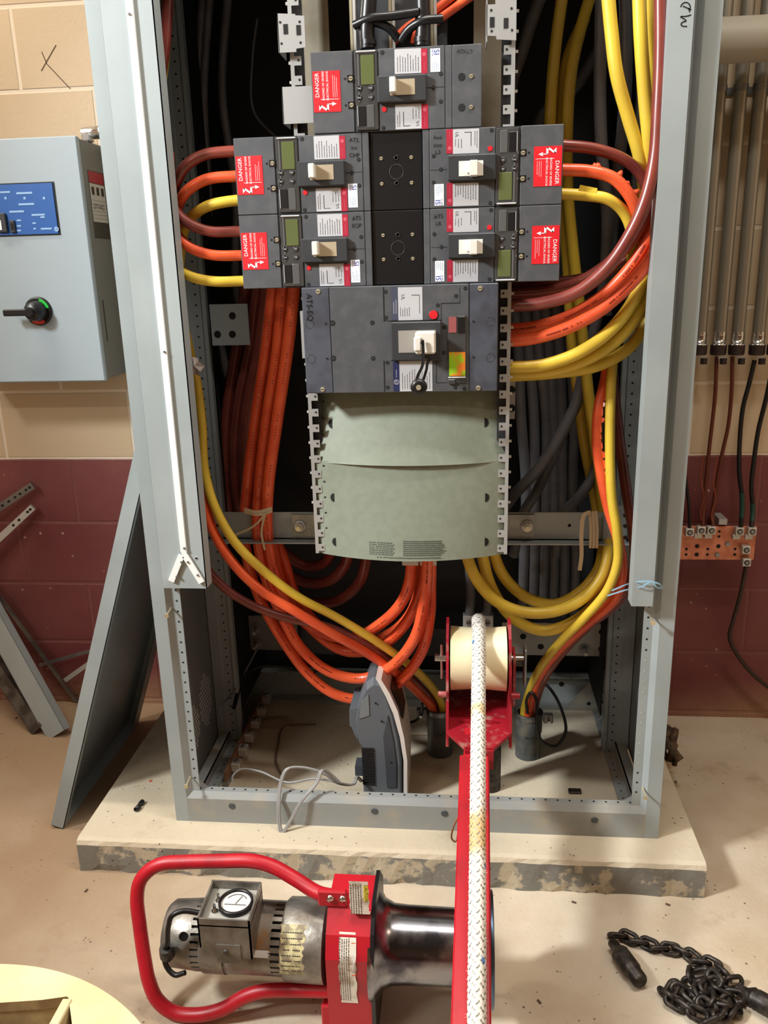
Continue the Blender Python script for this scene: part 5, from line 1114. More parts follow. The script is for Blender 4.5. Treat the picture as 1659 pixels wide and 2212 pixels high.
for (x, y), nm in zip(lugs, names):
    q_ = Q(x, y, 2.285); r = root('terminal_lug', q_, 'square metal lug on the copper bar, %s' % nm, 'cable lug', 'lugs on the copper bar'); h_ = .0115
    M().box(q_.x-h_, q_.x+h_, 2.282, 2.3, q_.z-h_, q_.z+h_, TINNED, b=.0015).build('block', r)
    mb = M().lathe([(0, .0078), (.0008, .0078), (.0008, .006)], (q_.x, 2.282, q_.z), (0, -1, 0), HOLE, 16, caps=False); mb.lathe([(0, .006), (.002, .005)], (q_.x, 2.2825, q_.z), (0, -1, 0), GALV, 12); mb.build('screw', r)
    if y == 1148 or y == 1146: M().box(q_.x-h_-.004, q_.x+h_-.006, 2.29, 2.3, q_.z-h_-.014, q_.z-h_, TINNED, b=.001).build('tongue', r)
cable('dark cable drooping from the lowest lug along the wall to the right edge', [(1612, 1222, 2.3), (1598, 1290, 2.31), (1584, 1340, 2.32), (1576, 1375, 2.32), (1590, 1410, 2.33), (1625, 1455, 2.33), (1680, 1500, 2.33)], .006, mat('cable_dark', (52, 38, 30), .6), None, 'ground_cable', 'cable', 10)
# rolled drawing
a = Q(1452, 285, 1.71); mb = M().lathe([(0, .018), (.95, .018), (.95, .014), (0, .014)], V((a.x, 1.70, a.z)), (.02, 0, 1), PAPER, 24, caps=False)
for i, z in enumerate((.03, .06, .09, .115, .14)): mb.lathe([(0, .0182), (.0015 if i < 4 else .004, .0182)], V((a.x+.02*z, 1.70, a.z+z)), (.02, 0, 1), mat('print_grey', (120, 120, 126), .6), 24, caps=False)
mb.lathe([(0, .0184), (.018, .0184)], V((a.x+.0048, 1.70, Q(1448, 38, 1.7).z)), (.02, 0, 1), mat('band_dark', (58, 58, 62), .5), 24, caps=False)
tag(mb.build('rolled_drawing'), 'rolled white paper standing behind the right frame channel at the top', 'paper roll')
# ------------------------------------------------------------- rope puller
XC = .0323
bo_ = root('cable_puller_boom', (.02, 1.2, 0), 'red steel boom and pulley head of a cable puller reaching into the cabinet', 'cable puller')
B0 = V((.0117, 1.016, .232)); B1 = V((.0225, 1.537, .350)); bd = (B1-B0).normalized()
Bs = B0-bd*.42; 
def tubebox(mb, p0, p1, w, h, m, b=.003):
    d = (p1-p0).normalized(); sx = d.cross(V((0, 0, 1))).normalized(); up = sx.cross(d).normalized()
    T = Matrix.Translation(p0) @ Matrix((sx, up, d)).transposed().to_4x4(); mb.box(-w/2, w/2, -h/2, h/2, 0, (p1-p0).length, m, T, b)
mb = M(); tubebox(mb, Bs, B1, .0615, .064, PAINTR); mb.build('outer_tube', bo_)
mb = M(); tubebox(mb, B1-bd*.05, B1+bd*.09, .046, .048, PAINTR); mb.build('inner_tube', bo_)
mb = M(); tubebox(mb, Bs+bd*.02, V((.012, .56, .0)), .05, .05, PAINTR); mb.box(-.1, .12, .52, .60, 0, .008, PAINTR, b=.002); mb.build('support_leg', bo_)
zc_ = .384; hw_ = .0655
SC = V((XC, 1.72, .509))
mb = M().prism([(XC-.03, 1.545), (XC+.03, 1.545), (XC+hw_+.006, 1.61), (XC+hw_+.006, 1.80), (XC-hw_-.006, 1.80), (XC-hw_-.006, 1.61)], zc_-.004, zc_+.004, REDWORN, axis='z')
mb.box(XC-.04, XC+.04, 1.642, 1.646, zc_+.004, zc_+.012, REDWORN); mb.prism([(XC-.03, 1.54), (XC+.03, 1.54), (XC+.03, 1.60), (XC-.03, 1.60)], .34, zc_, REDWORN, axis='z')
hd_ = mb.build('head_base', bo_)
for sg in (-1, 1):
    xo = XC+sg*(hw_+.003); ol = [(1.60, zc_-.03), (1.64, zc_+.10), (1.655, .52), (1.68, .575), (1.705, .60), (1.74, .60), (1.77, .57), (1.79, .52), (1.80, zc_)]
    M().prism(ol, xo-.003, xo+.003, REDWORN, axis='x').build('side_plate', bo_)
mb = M().lathe([(-.062, .0725), (-.05, .0715), (-.02, .069), (.02, .069), (.05, .0715), (.062, .0725)], SC, (1, 0, 0), NYLON, 48)
mb.build('pulley_wheel', bo_)['label'] = 'cream nylon pulley wheel'
mb = M().cyl(SC+V((-.098, -.0, 0)), SC+V((.105, 0, 0)), .009, CHROME, 14); pn = mb.build('axle_pin', bo_)
M().cyl(SC+V((-.083, -.004, .035)), SC+V((-.083, -.004, -.05)), .003, CHROME, 10).build('cotter_pin', pn)
mb = M().box(XC+hw_+.012, XC+hw_+.018, 1.70, 1.76, .40, .52, REDWORN).box(XC+hw_+.036, XC+hw_+.042, 1.70, 1.74, .45, .54, GALV, b=.002).box(XC+hw_+.006, XC+hw_+.04, 1.71, 1.74, .495, .51, DSTEEL); mb.build('side_bracket', bo_)
for x, y in ((956, 1490),): pass
for sg in (-1, 1): M().cyl(V((XC+sg*.07, 1.63, .465)), V((XC+sg*.088, 1.63, .465)), .007, REDWORN, 12).build('side_bolt', bo_)
M().cyl((XC+.035, 1.845, CZ0), (XC+.035, 1.845, zc_), .026, DSTEEL, 20).box(XC-.02, XC+.06, 1.79, 1.87, zc_-.006, zc_, DSTEEL).build('mounting_pipe', bo_)
a = Q(985, 1780, 1.43); mb = M().tube([Q(994, 1758, 1.43), Q(980, 1785, 1.42), Q(976, 1812, 1.42), Q(984, 1818, 1.42), Q(992, 1790, 1.43)], .0018, RUST, 8); mb.build('wire_clip', bo_)
# rope
STA, STB = .43, .70
def rope_mat():
    m, nt, b = nodes('braided_rope'); L = nt.links.new
    g = N(nt, 'ShaderNodeNewGeometry'); sp = N(nt, 'ShaderNodeSeparateXYZ'); L(g.outputs['Position'], sp.inputs[0])
    n = N(nt, 'ShaderNodeTexNoise'); n.inputs['Scale'].default_value = 60; n.inputs['Detail'].default_value = 3; L(g.outputs['Position'], n.inputs['Vector'])
    cr = N(nt, 'ShaderNodeValToRGB'); e = cr.color_ramp.elements
    mp = N(nt, 'ShaderNodeMapRange'); mp.inputs[1].default_value = .8; mp.inputs[2].default_value = 1.8; L(sp.outputs['Y'], mp.inputs[0])
    ad = N(nt, 'ShaderNodeMath', operation='MULTIPLY_ADD'); L(n.outputs['Fac'], ad.inputs[0]); ad.inputs[1].default_value = .04; L(mp.outputs[0], ad.inputs[2]); L(ad.outputs[0], cr.inputs[0])
    W0, TN = lin((228, 222, 212)), lin((206, 176, 128)); e[0].position = 0; e[0].color = lin((222, 216, 204)); e[1].position = 1; e[1].color = lin((204, 202, 196))
    for p_, c_ in ((STA, W0), (STA+.02, TN), (STA+.07, TN), (STA+.09, W0), (STB, W0), (STB+.01, lin((214, 190, 146))), (STB+.02, lin((214, 190, 146))), (STB+.03, W0)):
        k_ = cr.color_ramp.elements.new(p_); k_.color = c_
    L(cr.outputs[0], b.inputs['Base Color']); b.inputs['Roughness'].default_value = .9
    return m
ROPE = rope_mat(); ROPEB = mat('rope_blue_fleck', (84, 130, 190), .9); ROPEG = mat('rope_core', (186, 182, 174), .9)
rp = []
top = SC+V((0, 0, .0725+.0135))
end = Q(1030, 2212, .985); rp0 = end-(top+V((0, -.02, -.01))-end)*.42
rp.append(rp0); rp.append(end); rp.append(end.lerp(top+V((0, -.03, -.008)), .5)); rp.append(top+V((0, -.035, -.012)))
for k in range(7):
    a = math.radians(100-k*22); rp.append(SC+V((0, math.cos(a)*.086, math.sin(a)*.086)))
rp.append(V((XC+.02, 1.82, .42))); 
def braid(mb, P, r):
    L = 0; D_ = [0]
    for a, c in zip(P, P[1:]): L += (c-a).length; D_.append(L)
    def at(s):
        s = max(0, min(s, L-1e-6)); i = 0
        import bisect
        i = bisect.bisect_right(D_, s)-1; i = min(i, len(P)-2); k = (s-D_[i])/max(D_[i+1]-D_[i], 1e-9); return P[i].lerp(P[i+1], k), (P[i+1]-P[i]).normalized()
    step = .0085; s = 0; row = 0
    while s < L:
        p, t = at(s); u = V((1, 0, 0)); u = (u-u.dot(t)*t).normalized(); w = t.cross(u)
        nst = 12
        for k in range(nst):
            a = 2*math.pi*(k+.5*(row % 2))/nst; d = u*math.cos(a)+w*math.sin(a); tg = -u*math.sin(a)+w*math.cos(a)
            sgn = 1 if k % 2 else -1; ax = (t+tg*.75*sgn).normalized(); sd = ax.cross(d).normalized()
            c = p+d*(r*.93); hl, hwid, hh = .0082, .0031, .0026
            m = ROPEB if ((row*7+k*5) % 131 == 0) else ROPE
            vs = [c-ax*hl, c+ax*hl, c+sd*hwid, c-sd*hwid, c+d*hh, c-ax*hl*.5+sd*hwid*.8+d*hh*.5, c+ax*hl*.5+sd*hwid*.8+d*hh*.5, c-ax*hl*.5-sd*hwid*.8+d*hh*.5, c+ax*hl*.5-sd*hwid*.8+d*hh*.5]
            mb.add(vs, [(0, 5, 4), (5, 2, 4), (2, 6, 4), (6, 1, 4), (1, 8, 4), (8, 3, 4), (3, 7, 4), (7, 0, 4)], m, True)
        s += step; row += 1
mb = M(); C2 = catmull(rp, 10); mb.tube(C2, .0128, ROPEG, 14, spline=False); braid(mb, C2, .0138)
rng = random.Random(4)
for k in range(420):
    i = rng.randrange(10, 40); p = C2[i].lerp(C2[i+1], rng.random()) if i+1 < len(C2) else C2[i]; a = rng.uniform(-.4, math.pi+.4); d = V((math.cos(a), -.2, math.sin(a)))
    q_ = p+d*.014; e_ = q_+d*rng.uniform(.002, .006)+V((0, rng.uniform(-.004, .004), 0)); mb.add([q_+V((0, .0004, 0)), q_-V((0, .0004, 0)), e_], [(0, 1, 2)], ROPE)
tag(mb.build('pulling_rope'), 'thick white braided rope running over the cream pulley along the red boom', 'rope')
# ------------------------------------------------------------- capstan motor unit
ZA, YA = .150, 1.254
def ax_(px): return Q(px, 2037, YA).x
AXP = lambda px: V((ax_(px), YA, ZA))
tg = root('capstan_winch', (ax_(750), 1.22, 0), 'red electric capstan winch with silver motor on the floor before the cabinet', 'winch')
def mcyl(name, segs, m, par=tg, n=40):
    x0_ = ax_(segs[0][0]); mb = M().lathe([(ax_(p)-x0_, r_) for p, r_ in segs], V((x0_, YA, ZA)), (1, 0, 0), m, n); return mb.build(name, par)
r1 = .0645
mt = mcyl('motor_barrel', [(452, r1*.98), (452, r1), (600, r1)], ALU)
ec = mcyl('end_bell', [(370, r1*.80), (380, r1*.92), (430, r1*.97), (434, r1*.97)], ALU)
mb = M(); pc = Q(400, 2020, YA-r1*.9); mb.lathe([(0, .0085), (.004, .0085)], V((pc.x, YA-r1*.99, pc.z+.004)), (0, -1, .1), HOLE, 16); mb.build('bell_hole', ec)
def slots(name, p0, p1, rr, cnt):
    mb = M(); x0_, x1_ = ax_(p0), ax_(p1)
    mb.lathe([(0, rr*.9), (x1_-x0_, rr*.9)], V((x0_, YA, ZA)), (1, 0, 0), HOLE, 32)
    for k in range(cnt):
        a = 2*math.pi*k/cnt; w_ = .0042; c = V((0, math.cos(a), math.sin(a))); t = V((0, -math.sin(a), math.cos(a)))
        vs = [V((x, YA, ZA))+c*r_+t*s for x in (x0_, x1_) for r_ in (rr*.88, rr) for s in (-w_, w_)]
        mb.add(vs, [(0, 1, 3, 2), (4, 6, 7, 5), (0, 4, 5, 1), (2, 3, 7, 6), (0, 2, 6, 4), (1, 5, 7, 3)], ALU)
    return mb.build(name, tg)
slots('cooling_slots', 434, 452, r1*.98, 30); slots('cooling_slots', 600, 622, r1*1.0, 30)
mcyl('motor_band', [(455, r1*1.03), (500, r1*1.03)], ALU); 
gb = mcyl('gearbox', [(620, r1*1.05), (626, r1*1.13), (690, r1*1.15), (708, r1*1.15)], ALU)
def wrap(name, par, p0, p1, a0, a1, rr, m, lines=0, jag=True, inkm=INK):
    """label wrapped on the cylinder; angle measured from camera side (-Y) upward"""
    n = 14; vs = []; x0_, x1_ = ax_(p0), ax_(p1)
    rg = random.Random(p0)
    for i in range(n+1):
        a = math.radians(a0+(a1-a0)*i/n)
        for x in (x0_+(rg.uniform(-.003, .003) if jag else 0), x1_+(rg.uniform(-.004, .004) if jag else 0)): vs.append((x, YA-math.cos(a)*rr, ZA+math.sin(a)*rr))
    mb = M(); mb.add(vs, [(2*i, 2*i+1, 2*i+3, 2*i+2) for i in range(n)], m, True)
    for k in range(lines):
        a = math.radians(a0+(a1-a0)*(k+1)/(lines+1.5)); x = x0_+.004
        while x < x1_-.006:
            d = rg.uniform(.0015, .004)
            if rg.random() < .85: mb.add([(x, YA-math.cos(a-.012)*(rr+.0005), ZA+math.sin(a-.012)*(rr+.0005)), (x+d, YA-math.cos(a-.012)*(rr+.0005), ZA+math.sin(a-.012)*(rr+.0005)), (x+d, YA-math.cos(a+.012)*(rr+.0005), ZA+math.sin(a+.012)*(rr+.0005)), (x, YA-math.cos(a+.012)*(rr+.0005), ZA+math.sin(a+.012)*(rr+.0005))], [(0, 1, 2, 3)], inkm)
            x += d+.001
    return mb.build(name, par)
wrap('worn_label', gb, 622, 672, -8, 62, r1*1.146, mat('label_yellowed', (206, 196, 150), .5, 0, (136, 124, 98), 60, .42, .58), 8)
wrap('paper_label', mt, 545, 598, 12, 24, r1*1.006, WHT)
wrap('rust_patch', mt, 540, 598, 24, 80, r1*1.005, mat('rust_stain', (150, 112, 72), .6, .3, (140, 130, 118), 30, .42, .6), 0)
# ammeter box
by0, by1, bz_, bt = 1.165, 1.258, .205, .268
xl_, xr_ = Q(424, 1975, by0).x, Q(537, 1975, by0).x
am = root('dummy', (0, 0, 0), None, None); bpy.data.objects.remove(am)
mb = M(); w_ = .003
mb.box(xl_, xr_, by0, by0+w_, bz_-.02, bt, ALU).box(xl_, xr_, by1-w_, by1, bz_, bt+.004, ALU).box(xl_, xl_+w_, by0, by1, bz_, bt+.002, ALU).box(xr_-w_, xr_, by0, by1, bz_-.02, bt+.002, ALU).box(xl_, xr_, by0, by1, bt-.016, bt-.013, mat('switch_plate', (170, 168, 160), .5, .2))
mb.box(xl_+.03, xr_-.02, by0-.002, by0, bz_-.03, bz_+.01, ALU); mb.lathe([(0, .005), (.003, .004)], V(((xl_+xr_)/2, by0-.002, bz_-.004)), (0, -1, 0), ALUD, 12)
ab = mb.build('meter_box', tg)
gc = V((xr_-.038, (by0+by1)/2+.004, bt-.013)); mb = M().lathe([(0, .0315), (.010, .0315), (.010, .0275), (.004, .027)], gc, (0, 0, 1), BLK, 32, caps=False); mb.disc(gc+V((0, 0, .0055)), (0, 0, 1), .0272, mat('dial_white', (214, 214, 208), .3), 32); mb.box(gc.x-.02, gc.x+.02, gc.y-.006, gc.y-.005, gc.z+.006, gc.z+.0065, INK)
arcp = [gc+V((math.cos(a)*.02, math.sin(a)*.02, .0062)) for a in [math.radians(30+i*12) for i in range(11)]]; mb.tube(arcp, .0006, INK, 4, spline=False); mb.tube([gc+V((0, -.004, .0065)), gc+V((.008, .016, .0065))], .0005, INK, 4, spline=False)
mb.build('ammeter', ab)
for dy in (-.014, .012):
    c_ = V((xl_+.022, (by0+by1)/2+dy, bt-.013)); M().lathe([(0, .006), (.003, .006), (.004, .003), (.016, .0025)], c_, (0, 0, 1), CHROME, 12).build('toggle_switch', ab)
# red housing
hx0, hx1 = Q(704, 2050, 1.18).x, Q(800, 2050, 1.18).x
mb = M(); ol = [(1.175, .012), (1.168, .19), (1.185, .228), (1.222, .262), (1.300, .262), (1.34, .22), (1.34, .012)]
mb.prism(ol, hx0, hx1, PAINTR, axis='x'); hs = mb.build('gear_housing', tg)
mb = M().prism([(1.17, 0), (1.165, .19), (1.185, .232), (1.22, .27), (1.305, .27), (1.35, .22), (1.35, 0)], hx1, hx1+.007, BLK, axis='x'); mb.build('black_flange', tg)
# labels on the housing
def hlabel(px0, px1, py0, py1, ypl, head, headm, headtext, base=WHT):
    a, c = Q(px0, py0, ypl), Q(px1, py1, ypl); rg = random.Random(px0); mb = M(); n = 12
    L_ = [(a.x+rg.uniform(0, .003), c.z+(a.z-c.z)*i/n) for i in range(n+1)]; R_ = [(c.x-rg.uniform(0, .003), c.z+(a.z-c.z)*i/n) for i in range(n+1)]
    # height profile on the slanted front
    def yy_(z):
        for (y0_, z0_), (y1_, z1_) in zip(ol, ol[1:4]):
            if z0_ <= z <= z1_: return y0_+(y1_-y0_)*(z-z0_)/(z1_-z0_)-.0012
        return ypl
    for i in range(n): mb.add([(L_[i][0], yy_(L_[i][1]), L_[i][1]), (R_[i][0], yy_(R_[i][1]), R_[i][1]), (R_[i+1][0], yy_(R_[i+1][1]), R_[i+1][1]), (L_[i+1][0], yy_(L_[i+1][1]), L_[i+1][1])], [(0, 1, 2, 3)], base)
    w2 = c.x-a.x; zc2 = a.z-(a.z-c.z)*.32; h2 = (a.z-c.z)*.22
    mb.add([(c.x-w2*.28, yy_(z)-.0004, z) for z in (zc2-h2, zc2+h2)]+[(c.x-w2*.06, yy_(z)-.0004, z) for z in (zc2+h2, zc2-h2)], [(0, 1, 2, 3)], headm)
    text(mb, headtext, min(w2*.22, h2*.5), frame((c.x-w2*.17, yy_(zc2)-.001, zc2), (0, 0, -1), (1, 0, 0)), INK if headm.name != 'warn_orange' else WHT, 0)
    for k in range(5):
        x = a.x+w2*(.1+.12*k); z = c.z+.006
        while z < a.z-.008:
            d = rg.uniform(.002, .005)
            mb.add([(x-.0006, yy_(z)-.0005, z), (x+.0006, yy_(z)-.0005, z), (x+.0006, yy_(z+d)-.0005, z+d), (x-.0006, yy_(z+d)-.0005, z+d)], [(0, 1, 2, 3)], INK); z += d+.0012
    return mb.build('printed_label', hs)
WORN = mat('label_worn', (226, 220, 206), .5, 0, (176, 160, 140), 40, .52, .66)
hlabel(727, 774, 2032, 2170, 1.168, 0, mat('warn_orange', (226, 96, 40), .45), 'WARNING', WORN)
hlabel(752, 800, 1903, 1982, 1.2, 0, mat('caution_yellow', (236, 216, 60), .45), 'CAUTION', WORN)
# drum
mcyl('capstan_drum', [(806, .098), (813, .098), (818, .094), (830, .078), (850, .0695), (880, .0675), (1000, .066), (1055, .068)], STEEL, n=56)
mcyl('end_disc', [(1055, .099), (1060, .101), (1065, .099)], STEELB, n=56)
# handle loop
Hp = [(740, 1938, 1.235), (690, 1930, 1.245), (640, 1900, 1.265), (590, 1872, 1.278), (545, 1860, 1.282), (480, 1860, 1.284), (400, 1862, 1.284), (350, 1866, 1.283), (322, 1880, 1.28), (302, 1905, 1.275), (296, 1940, 1.267), (302, 2000, 1.25), (312, 2070, 1.23), (322, 2120, 1.215), (340, 2160, 1.205), (375, 2187, 1.20), (430, 2192, 1.198), (480, 2180, 1.20), (530, 2152, 1.207), (570, 2140, 1.21), (630, 2138, 1.212), (720, 2140, 1.21)]
mb = M().tube([Q(*p) for p in Hp], .0132, PAINTR, 18, 6); hn = mb.build('carry_handle', tg)
a = Q(728, 1940, 1.215); mb = M().box(a.x-.035, a.x+.018, 1.214, 1.225, a.z-.02, a.z+.014, PAINTR, b=.003)
mb.build('handle_bracket', hn)
for dx in (-.012, .010): M().lathe([(0, .0068), (.004, .006), (.005, .003)], V((a.x+dx, 1.214, a.z)), (0, -1, 0), CHROME, 14).build('rivet', hn)
# black cord on motor end
mb = M().tube([Q(430, 1972, 1.19), Q(395, 1968, 1.185), Q(372, 1978, 1.18), Q(363, 2005, 1.18), Q(361, 2040, 1.18), Q(354, 2060, 1.18), Q(360, 2088, 1.175), Q(378, 2106, 1.17), Q(400, 2101, 1.17)], .0048, BKC, 10)
mb.lathe([(0, .012), (.02, .014), (.03, .008)], Q(358, 2048, 1.18), (0, .2, -1), BKC, 14); mb.build('motor_lead', tg)
M().box(hx0-.02, hx0, 1.20, 1.34, 0, .05, PAINTR, b=.003).build('foot_plate', tg)
# ------------------------------------------------------------- chain
Zf = .009
rng = random.Random(8)
chn = root('steel_chain', QZ(1480, 2110), 'dark oily steel chain heaped on the floor at the lower right', 'chain')
def link_mesh():
    mb = M(); pts = []; a_, b_ = .0105, .0105
    for i in range(20):
        t = 2*math.pi*i/20; x = math.cos(t)*b_; y = math.sin(t)*b_+(.0075 if math.sin(t) >= 0 else -.0075); pts.append(V((x, y, 0)))
    n = 20; vs = []; k = 8
    for i in range(n):
        t = (pts[(i+1) % n]-pts[i-1]).normalized(); u = V((0, 0, 1)); w = t.cross(u)
        for j in range(k): a = 2*math.pi*j/k; vs.append(pts[i]+(u*math.cos(a)+w*math.sin(a))*.0048)
    fs = [(i*k+j, i*k+(j+1) % k, ((i+1) % n)*k+(j+1) % k, ((i+1) % n)*k+j) for i in range(n) for j in range(k)]
    mb.add(vs, fs, DSTEEL, True); return mb
L0 = link_mesh().build('link', chn, local=True)
path = [(1335, 2022), (1352, 2022), (1368, 2032), (1385, 2038), (1402, 2040), (1418, 2048), (1435, 2052), (1455, 2050), (1472, 2055), (1488, 2062), (1502, 2072), (1516, 2080), (1535, 2082), (1552, 2090), (1566, 2100), (1578, 2112), (1590, 2128)]
pl = [(QZ(x, y, Zf+(.004 if i > 10 else 0))) for i, (x, y) in enumerate(path)]
C3 = catmull(pl, 6)
pos = [C3[0]]; 
for p in C3:
    if (p-pos[-1]).length > .0205: pos.append(p)
base = chn.location
first = True
def put(p, yaw, roll, pitch=0):
    global first
    o = L0 if first else L0.copy(); 
    if not first: COL.objects.link(o); o.parent = chn
    first = False
    o.matrix_local = Matrix.Translation(p-base) @ Matrix.Rotation(yaw, 4, 'Z') @ Matrix.Rotation(pitch, 4, 'X') @ Matrix.Rotation(roll, 4, 'Y')
for i, p in enumerate(pos[:-1]):
    d = pos[i+1]-p; yaw = math.atan2(d.y, d.x)-math.pi/2; put(p, yaw, .5 if i % 2 else -1.0)
# heap following a scribble
hp = [(1588, 2125), (1560, 2130), (1530, 2110), (1505, 2100), (1490, 2115), (1505, 2140), (1540, 2150), (1565, 2165), (1530, 2175), (1500, 2160), (1470, 2140), (1450, 2135), (1440, 2150), (1455, 2165), (1480, 2172), (1505, 2190), (1530, 2200), (1560, 2195), (1585, 2180), (1590, 2155), (1570, 2140), (1545, 2130), (1520, 2125), (1510, 2150), (1535, 2180), (1565, 2185), (1555, 2160), (1525, 2150), (1545, 2115), (1565, 2110), (1530, 2095)]
zz_ = [Zf+.002+.024*max(0, (i-5)/len(hp))*(1 if 1475 < x < 1585 else .3) for i, (x, y) in enumerate(hp)]
C3 = catmull([QZ(x, y, z) for (x, y), z in zip(hp, zz_)], 6); pos = [C3[0]]
for p in C3:
    if (p-pos[-1]).length > .0205: pos.append(p)
pos = pos[:78]
for i, p in enumerate(pos[:-1]):
    d = pos[i+1]-p; put(p+V((rng.uniform(-.003, .003), rng.uniform(-.003, .003), 0)), math.atan2(d.y, d.x)-math.pi/2, (.5 if i % 2 else -1.0)+rng.uniform(-.3, .3), rng.uniform(-.3, .3))
def pin(lab, p0, p1, r_, tip):
    d = (p1-p0).normalized(); L = (p1-p0).length; mb = M().lathe([(0, r_*.5), (.002, r_*.55), (.02, r_*.62), (.028, r_*.9), (.032, r_), (.036, r_*.92), (.040, r_), (L*.72, r_), (L*.76, r_*.86), (L*.96, r_*.86), (L, r_*.7)], p0, d, DSTEEL, 20)
    return tag(mb.build('steel_pin'), lab, 'steel pin')
pin('dark steel pin lying on the floor at the near end of the chain', QZ(1322, 2035, .018), QZ(1385, 2122, .02), .0185, 0)
pin('greyer steel pin at the far right end of the chain by the photo edge', QZ(1590, 2135, .02), QZ(1700, 2195, .022), .0195, 0)
# ------------------------------------------------------------- wooden reel, lower left
zr = .30
cx_, cy_, rr_ = -.74, .735, .283
A3 = V((-.7439, 1.0122, zr)); B3 = V((-.5757, .9831, zr)); C_3 = V((-.4739, .9223, zr))
def circ(a, b, c):
    d = 2*(a.x*(b.y-c.y)+b.x*(c.y-a.y)+c.x*(a.y-b.y)); s1, s2, s3 = a.x**2+a.y**2, b.x**2+b.y**2, c.x**2+c.y**2
    ux = (s1*(b.y-c.y)+s2*(c.y-a.y)+s3*(a.y-b.y))/d; uy = (s1*(c.x-b.x)+s2*(a.x-c.x)+s3*(b.x-a.x))/d; return ux, uy, math.hypot(a.x-ux, a.y-uy)
ux, uy, ur = circ(QZ(60, 2086, zr), QZ(215, 2135, zr), QZ(300, 2206, zr))
rl = root('wooden_reel', (ux, uy, 0), 'pale plywood cable reel end with a torn square opening at the lower left', 'cable reel')
mb = M(); n = 72
ho = [QZ(-60, 2168, zr), QZ(0, 2166, zr), QZ(45, 2163, zr), QZ(90, 2160, zr), QZ(148, 2152, zr), QZ(152, 2185, zr), QZ(156, 2215, zr), QZ(165, 2300, zr), QZ(-60, 2300, zr)]
cxh = sum(p.x for p in ho)/len(ho); cyh = sum(p.y for p in ho)/len(ho)
inner = []
for i in range(n):
    a = 2*math.pi*i/n; d = V((math.cos(a), math.sin(a), 0)); o_ = V((cxh, cyh, 0)); best = .05
    for k in range(len(ho)):
        p, q2 = ho[k], ho[(k+1) % len(ho)]; e = q2-p; den = d.x*e.y-d.y*e.x
        if abs(den) < 1e-9: continue
        t = ((p.x-o_.x)*e.y-(p.y-o_.y)*e.x)/den; s = ((p.x-o_.x)*d.y-(p.y-o_.y)*d.x)/den
        if t > 0 and -1e-4 <= s <= 1.0001: best = t
    inner.append(V((cxh+d.x*best, cyh+d.y*best, zr)))
outer = []
for i in range(n):
    a = 2*math.pi*i/n; d = V((math.cos(a), math.sin(a), 0)); ox_, oy_ = cxh-ux, cyh-uy; bq = ox_*d.x+oy_*d.y; cq = ox_*ox_+oy_*oy_-ur*ur; t = -bq+math.sqrt(max(bq*bq-cq, 0)); outer.append(V((cxh+d.x*t, cyh+d.y*t, zr)))
dn = V((0, 0, -.018))
vs = inner+outer+[p+dn for p in inner]+[p+dn for p in outer]
mb.add(vs, [(i, (i+1) % n, n+(i+1) % n, n+i) for i in range(n)], PLY); mb.add(vs, [(n+i, n+(i+1) % n, 3*n+(i+1) % n, 3*n+i) for i in range(n)]+[(2*n+i, 2*n+(i+1) % n, 3*n+(i+1) % n, 3*n+i) for i in range(n)], PLYI)
mb.add(inner+[p+V((0, 0, -.018)) for p in inner], [(i, (i+1) % n, n+(i+1) % n, n+i) for i in range(n)], PLYI)
mb.build('top_flange', rl)
mb = M(); hub = [V((cxh+(p.x-cxh)*1.04, cyh+(p.y-cyh)*1.04, zr-.018)) for p in inner]; mb.add(hub+[V((p.x, p.y, .03)) for p in hub], [(i, (i+1) % n, n+(i+1) % n, n+i) for i in range(n)], PLYI); mb.build('hub', rl)
mb = M().lathe([(0, ur), (.018, ur)], (ux, uy, .0), (0, 0, 1), PLYI, 60); mb.build('bottom_flange', rl)
a = QZ(152, 2156, zr+.002); mb = M().box(a.x-.012, a.x+.004, a.y-.10, a.y, zr-.10, zr+.002, PLY, b=.002); mb.build('inner_batten', rl)
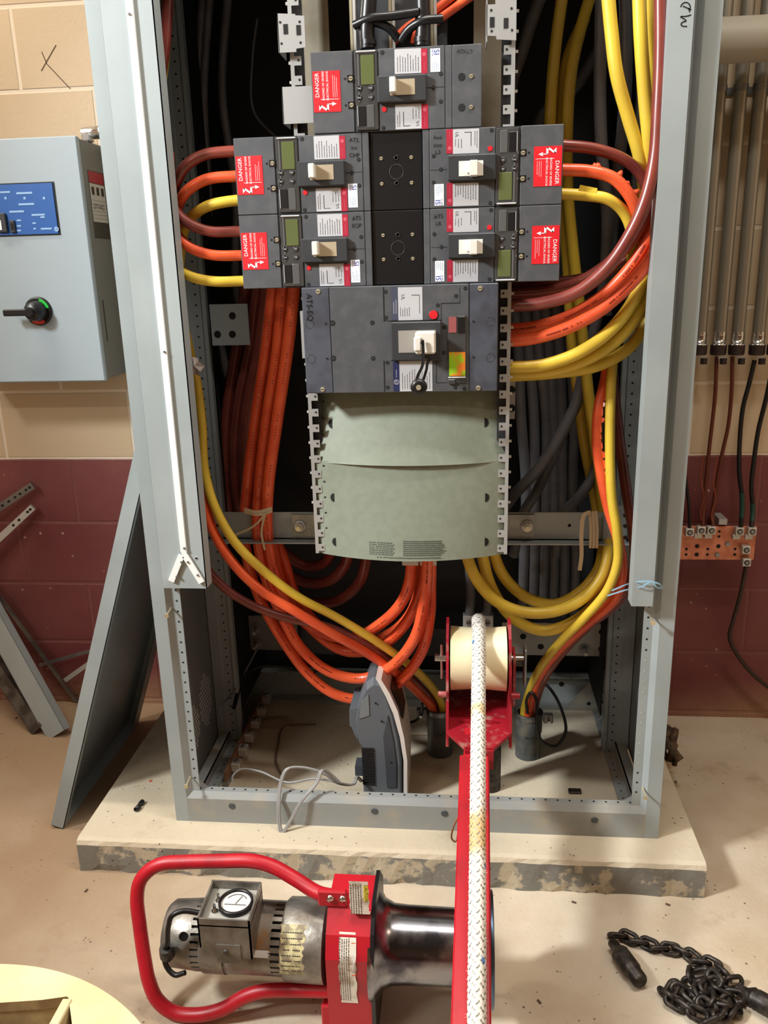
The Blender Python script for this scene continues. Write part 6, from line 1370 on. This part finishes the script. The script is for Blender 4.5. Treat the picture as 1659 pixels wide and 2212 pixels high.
# ------------------------------------------------------------- debris
p = QZ(301, 1737, CZ0+.006); mb = M().lathe([(0, .0062), (.016, .0062), (.016, .0045), (.002, .0045)], p+V((.003, -.008, 0)), (-.2, -1, .05), BLK, 16, caps=False).lathe([(0, .0062), (.012, .006)], p+V((.002, 0, 0)), (.2, 1, 0), BLK, 16)
tag(mb.build('black_cap'), 'small black plastic cap lying on the pad left of the cabinet', 'plastic cap')
mb = M().box(*[f for c_ in ((0,),) for f in (QZ(1228, 1712, CZ0).x, QZ(1256, 1712, CZ0).x, QZ(1240, 1716, CZ0).y, QZ(1240, 1706, CZ0).y, CZ0, CZ0+.006)], DSTEEL, b=.002); tag(mb.build('metal_scrap'), 'small dark metal scrap on the pad inside the cabinet at right', 'metal scrap')
mb = M(); q_ = QZ(1448, 1660, CZ0-.03); rng = random.Random(2)
for k in range(9):
    a_ = q_+V((rng.uniform(-.015, .02), -.02+k*.014, rng.uniform(0, .04))); mb.tube([a_, a_+V((rng.uniform(-.02, .02), .02, .02)), a_+V((rng.uniform(-.02, .02), .04, rng.uniform(-.01, .03)))], rng.uniform(.006, .013), mat('dead_rag', (98, 78, 58), .9, 0, (60, 46, 36), 60), 7, 4)
for v_ in mb.v: v_.z = max(v_.z, .002)
tag(mb.build('crumpled_rag'), 'crumpled brown rag beside the pad on the right of the cabinet', 'rag')
def chips(lab, cs, m, s=.004):
    for (x, y, z, nm) in cs:
        p_ = QZ(x, y, z); mb = M().box(p_.x-s, p_.x+s*1.2, p_.y-s*.5, p_.y+s*.5, z, z+s*.6, m, Matrix.Translation(p_) @ Matrix.Rotation(rng.uniform(0, 3), 4, 'Z') @ Matrix.Translation(-p_), b=s*.15); tag(mb.build('debris_chip'), nm, 'debris')
chips('', [(325, 1688, CZ0, 'tiny orange insulation chip on the pad left of the cabinet')], OR, .004)
chips('', [(1443, 1955, 0, 'thin dark splinter on the floor in front of the pad right end'), (200, 1690, 0, 'brown twig-like scrap on the floor under the leaning panel'), (186, 1925, 0, 'small brown scrap on the floor before the pad left end'), (35, 1552, 0, 'thin brown stick on the floor at the far left'), (1240, 1950, 0, 'small brown scrap on the floor before the pad, right of the boom'), (1165, 2165, 0, 'dark oily fleck on the floor left of the chain'), (1460, 1690, 0, 'short dark stick on the floor right of the cabinet')], mat('debris_brown', (92, 72, 54), .8), .0045)
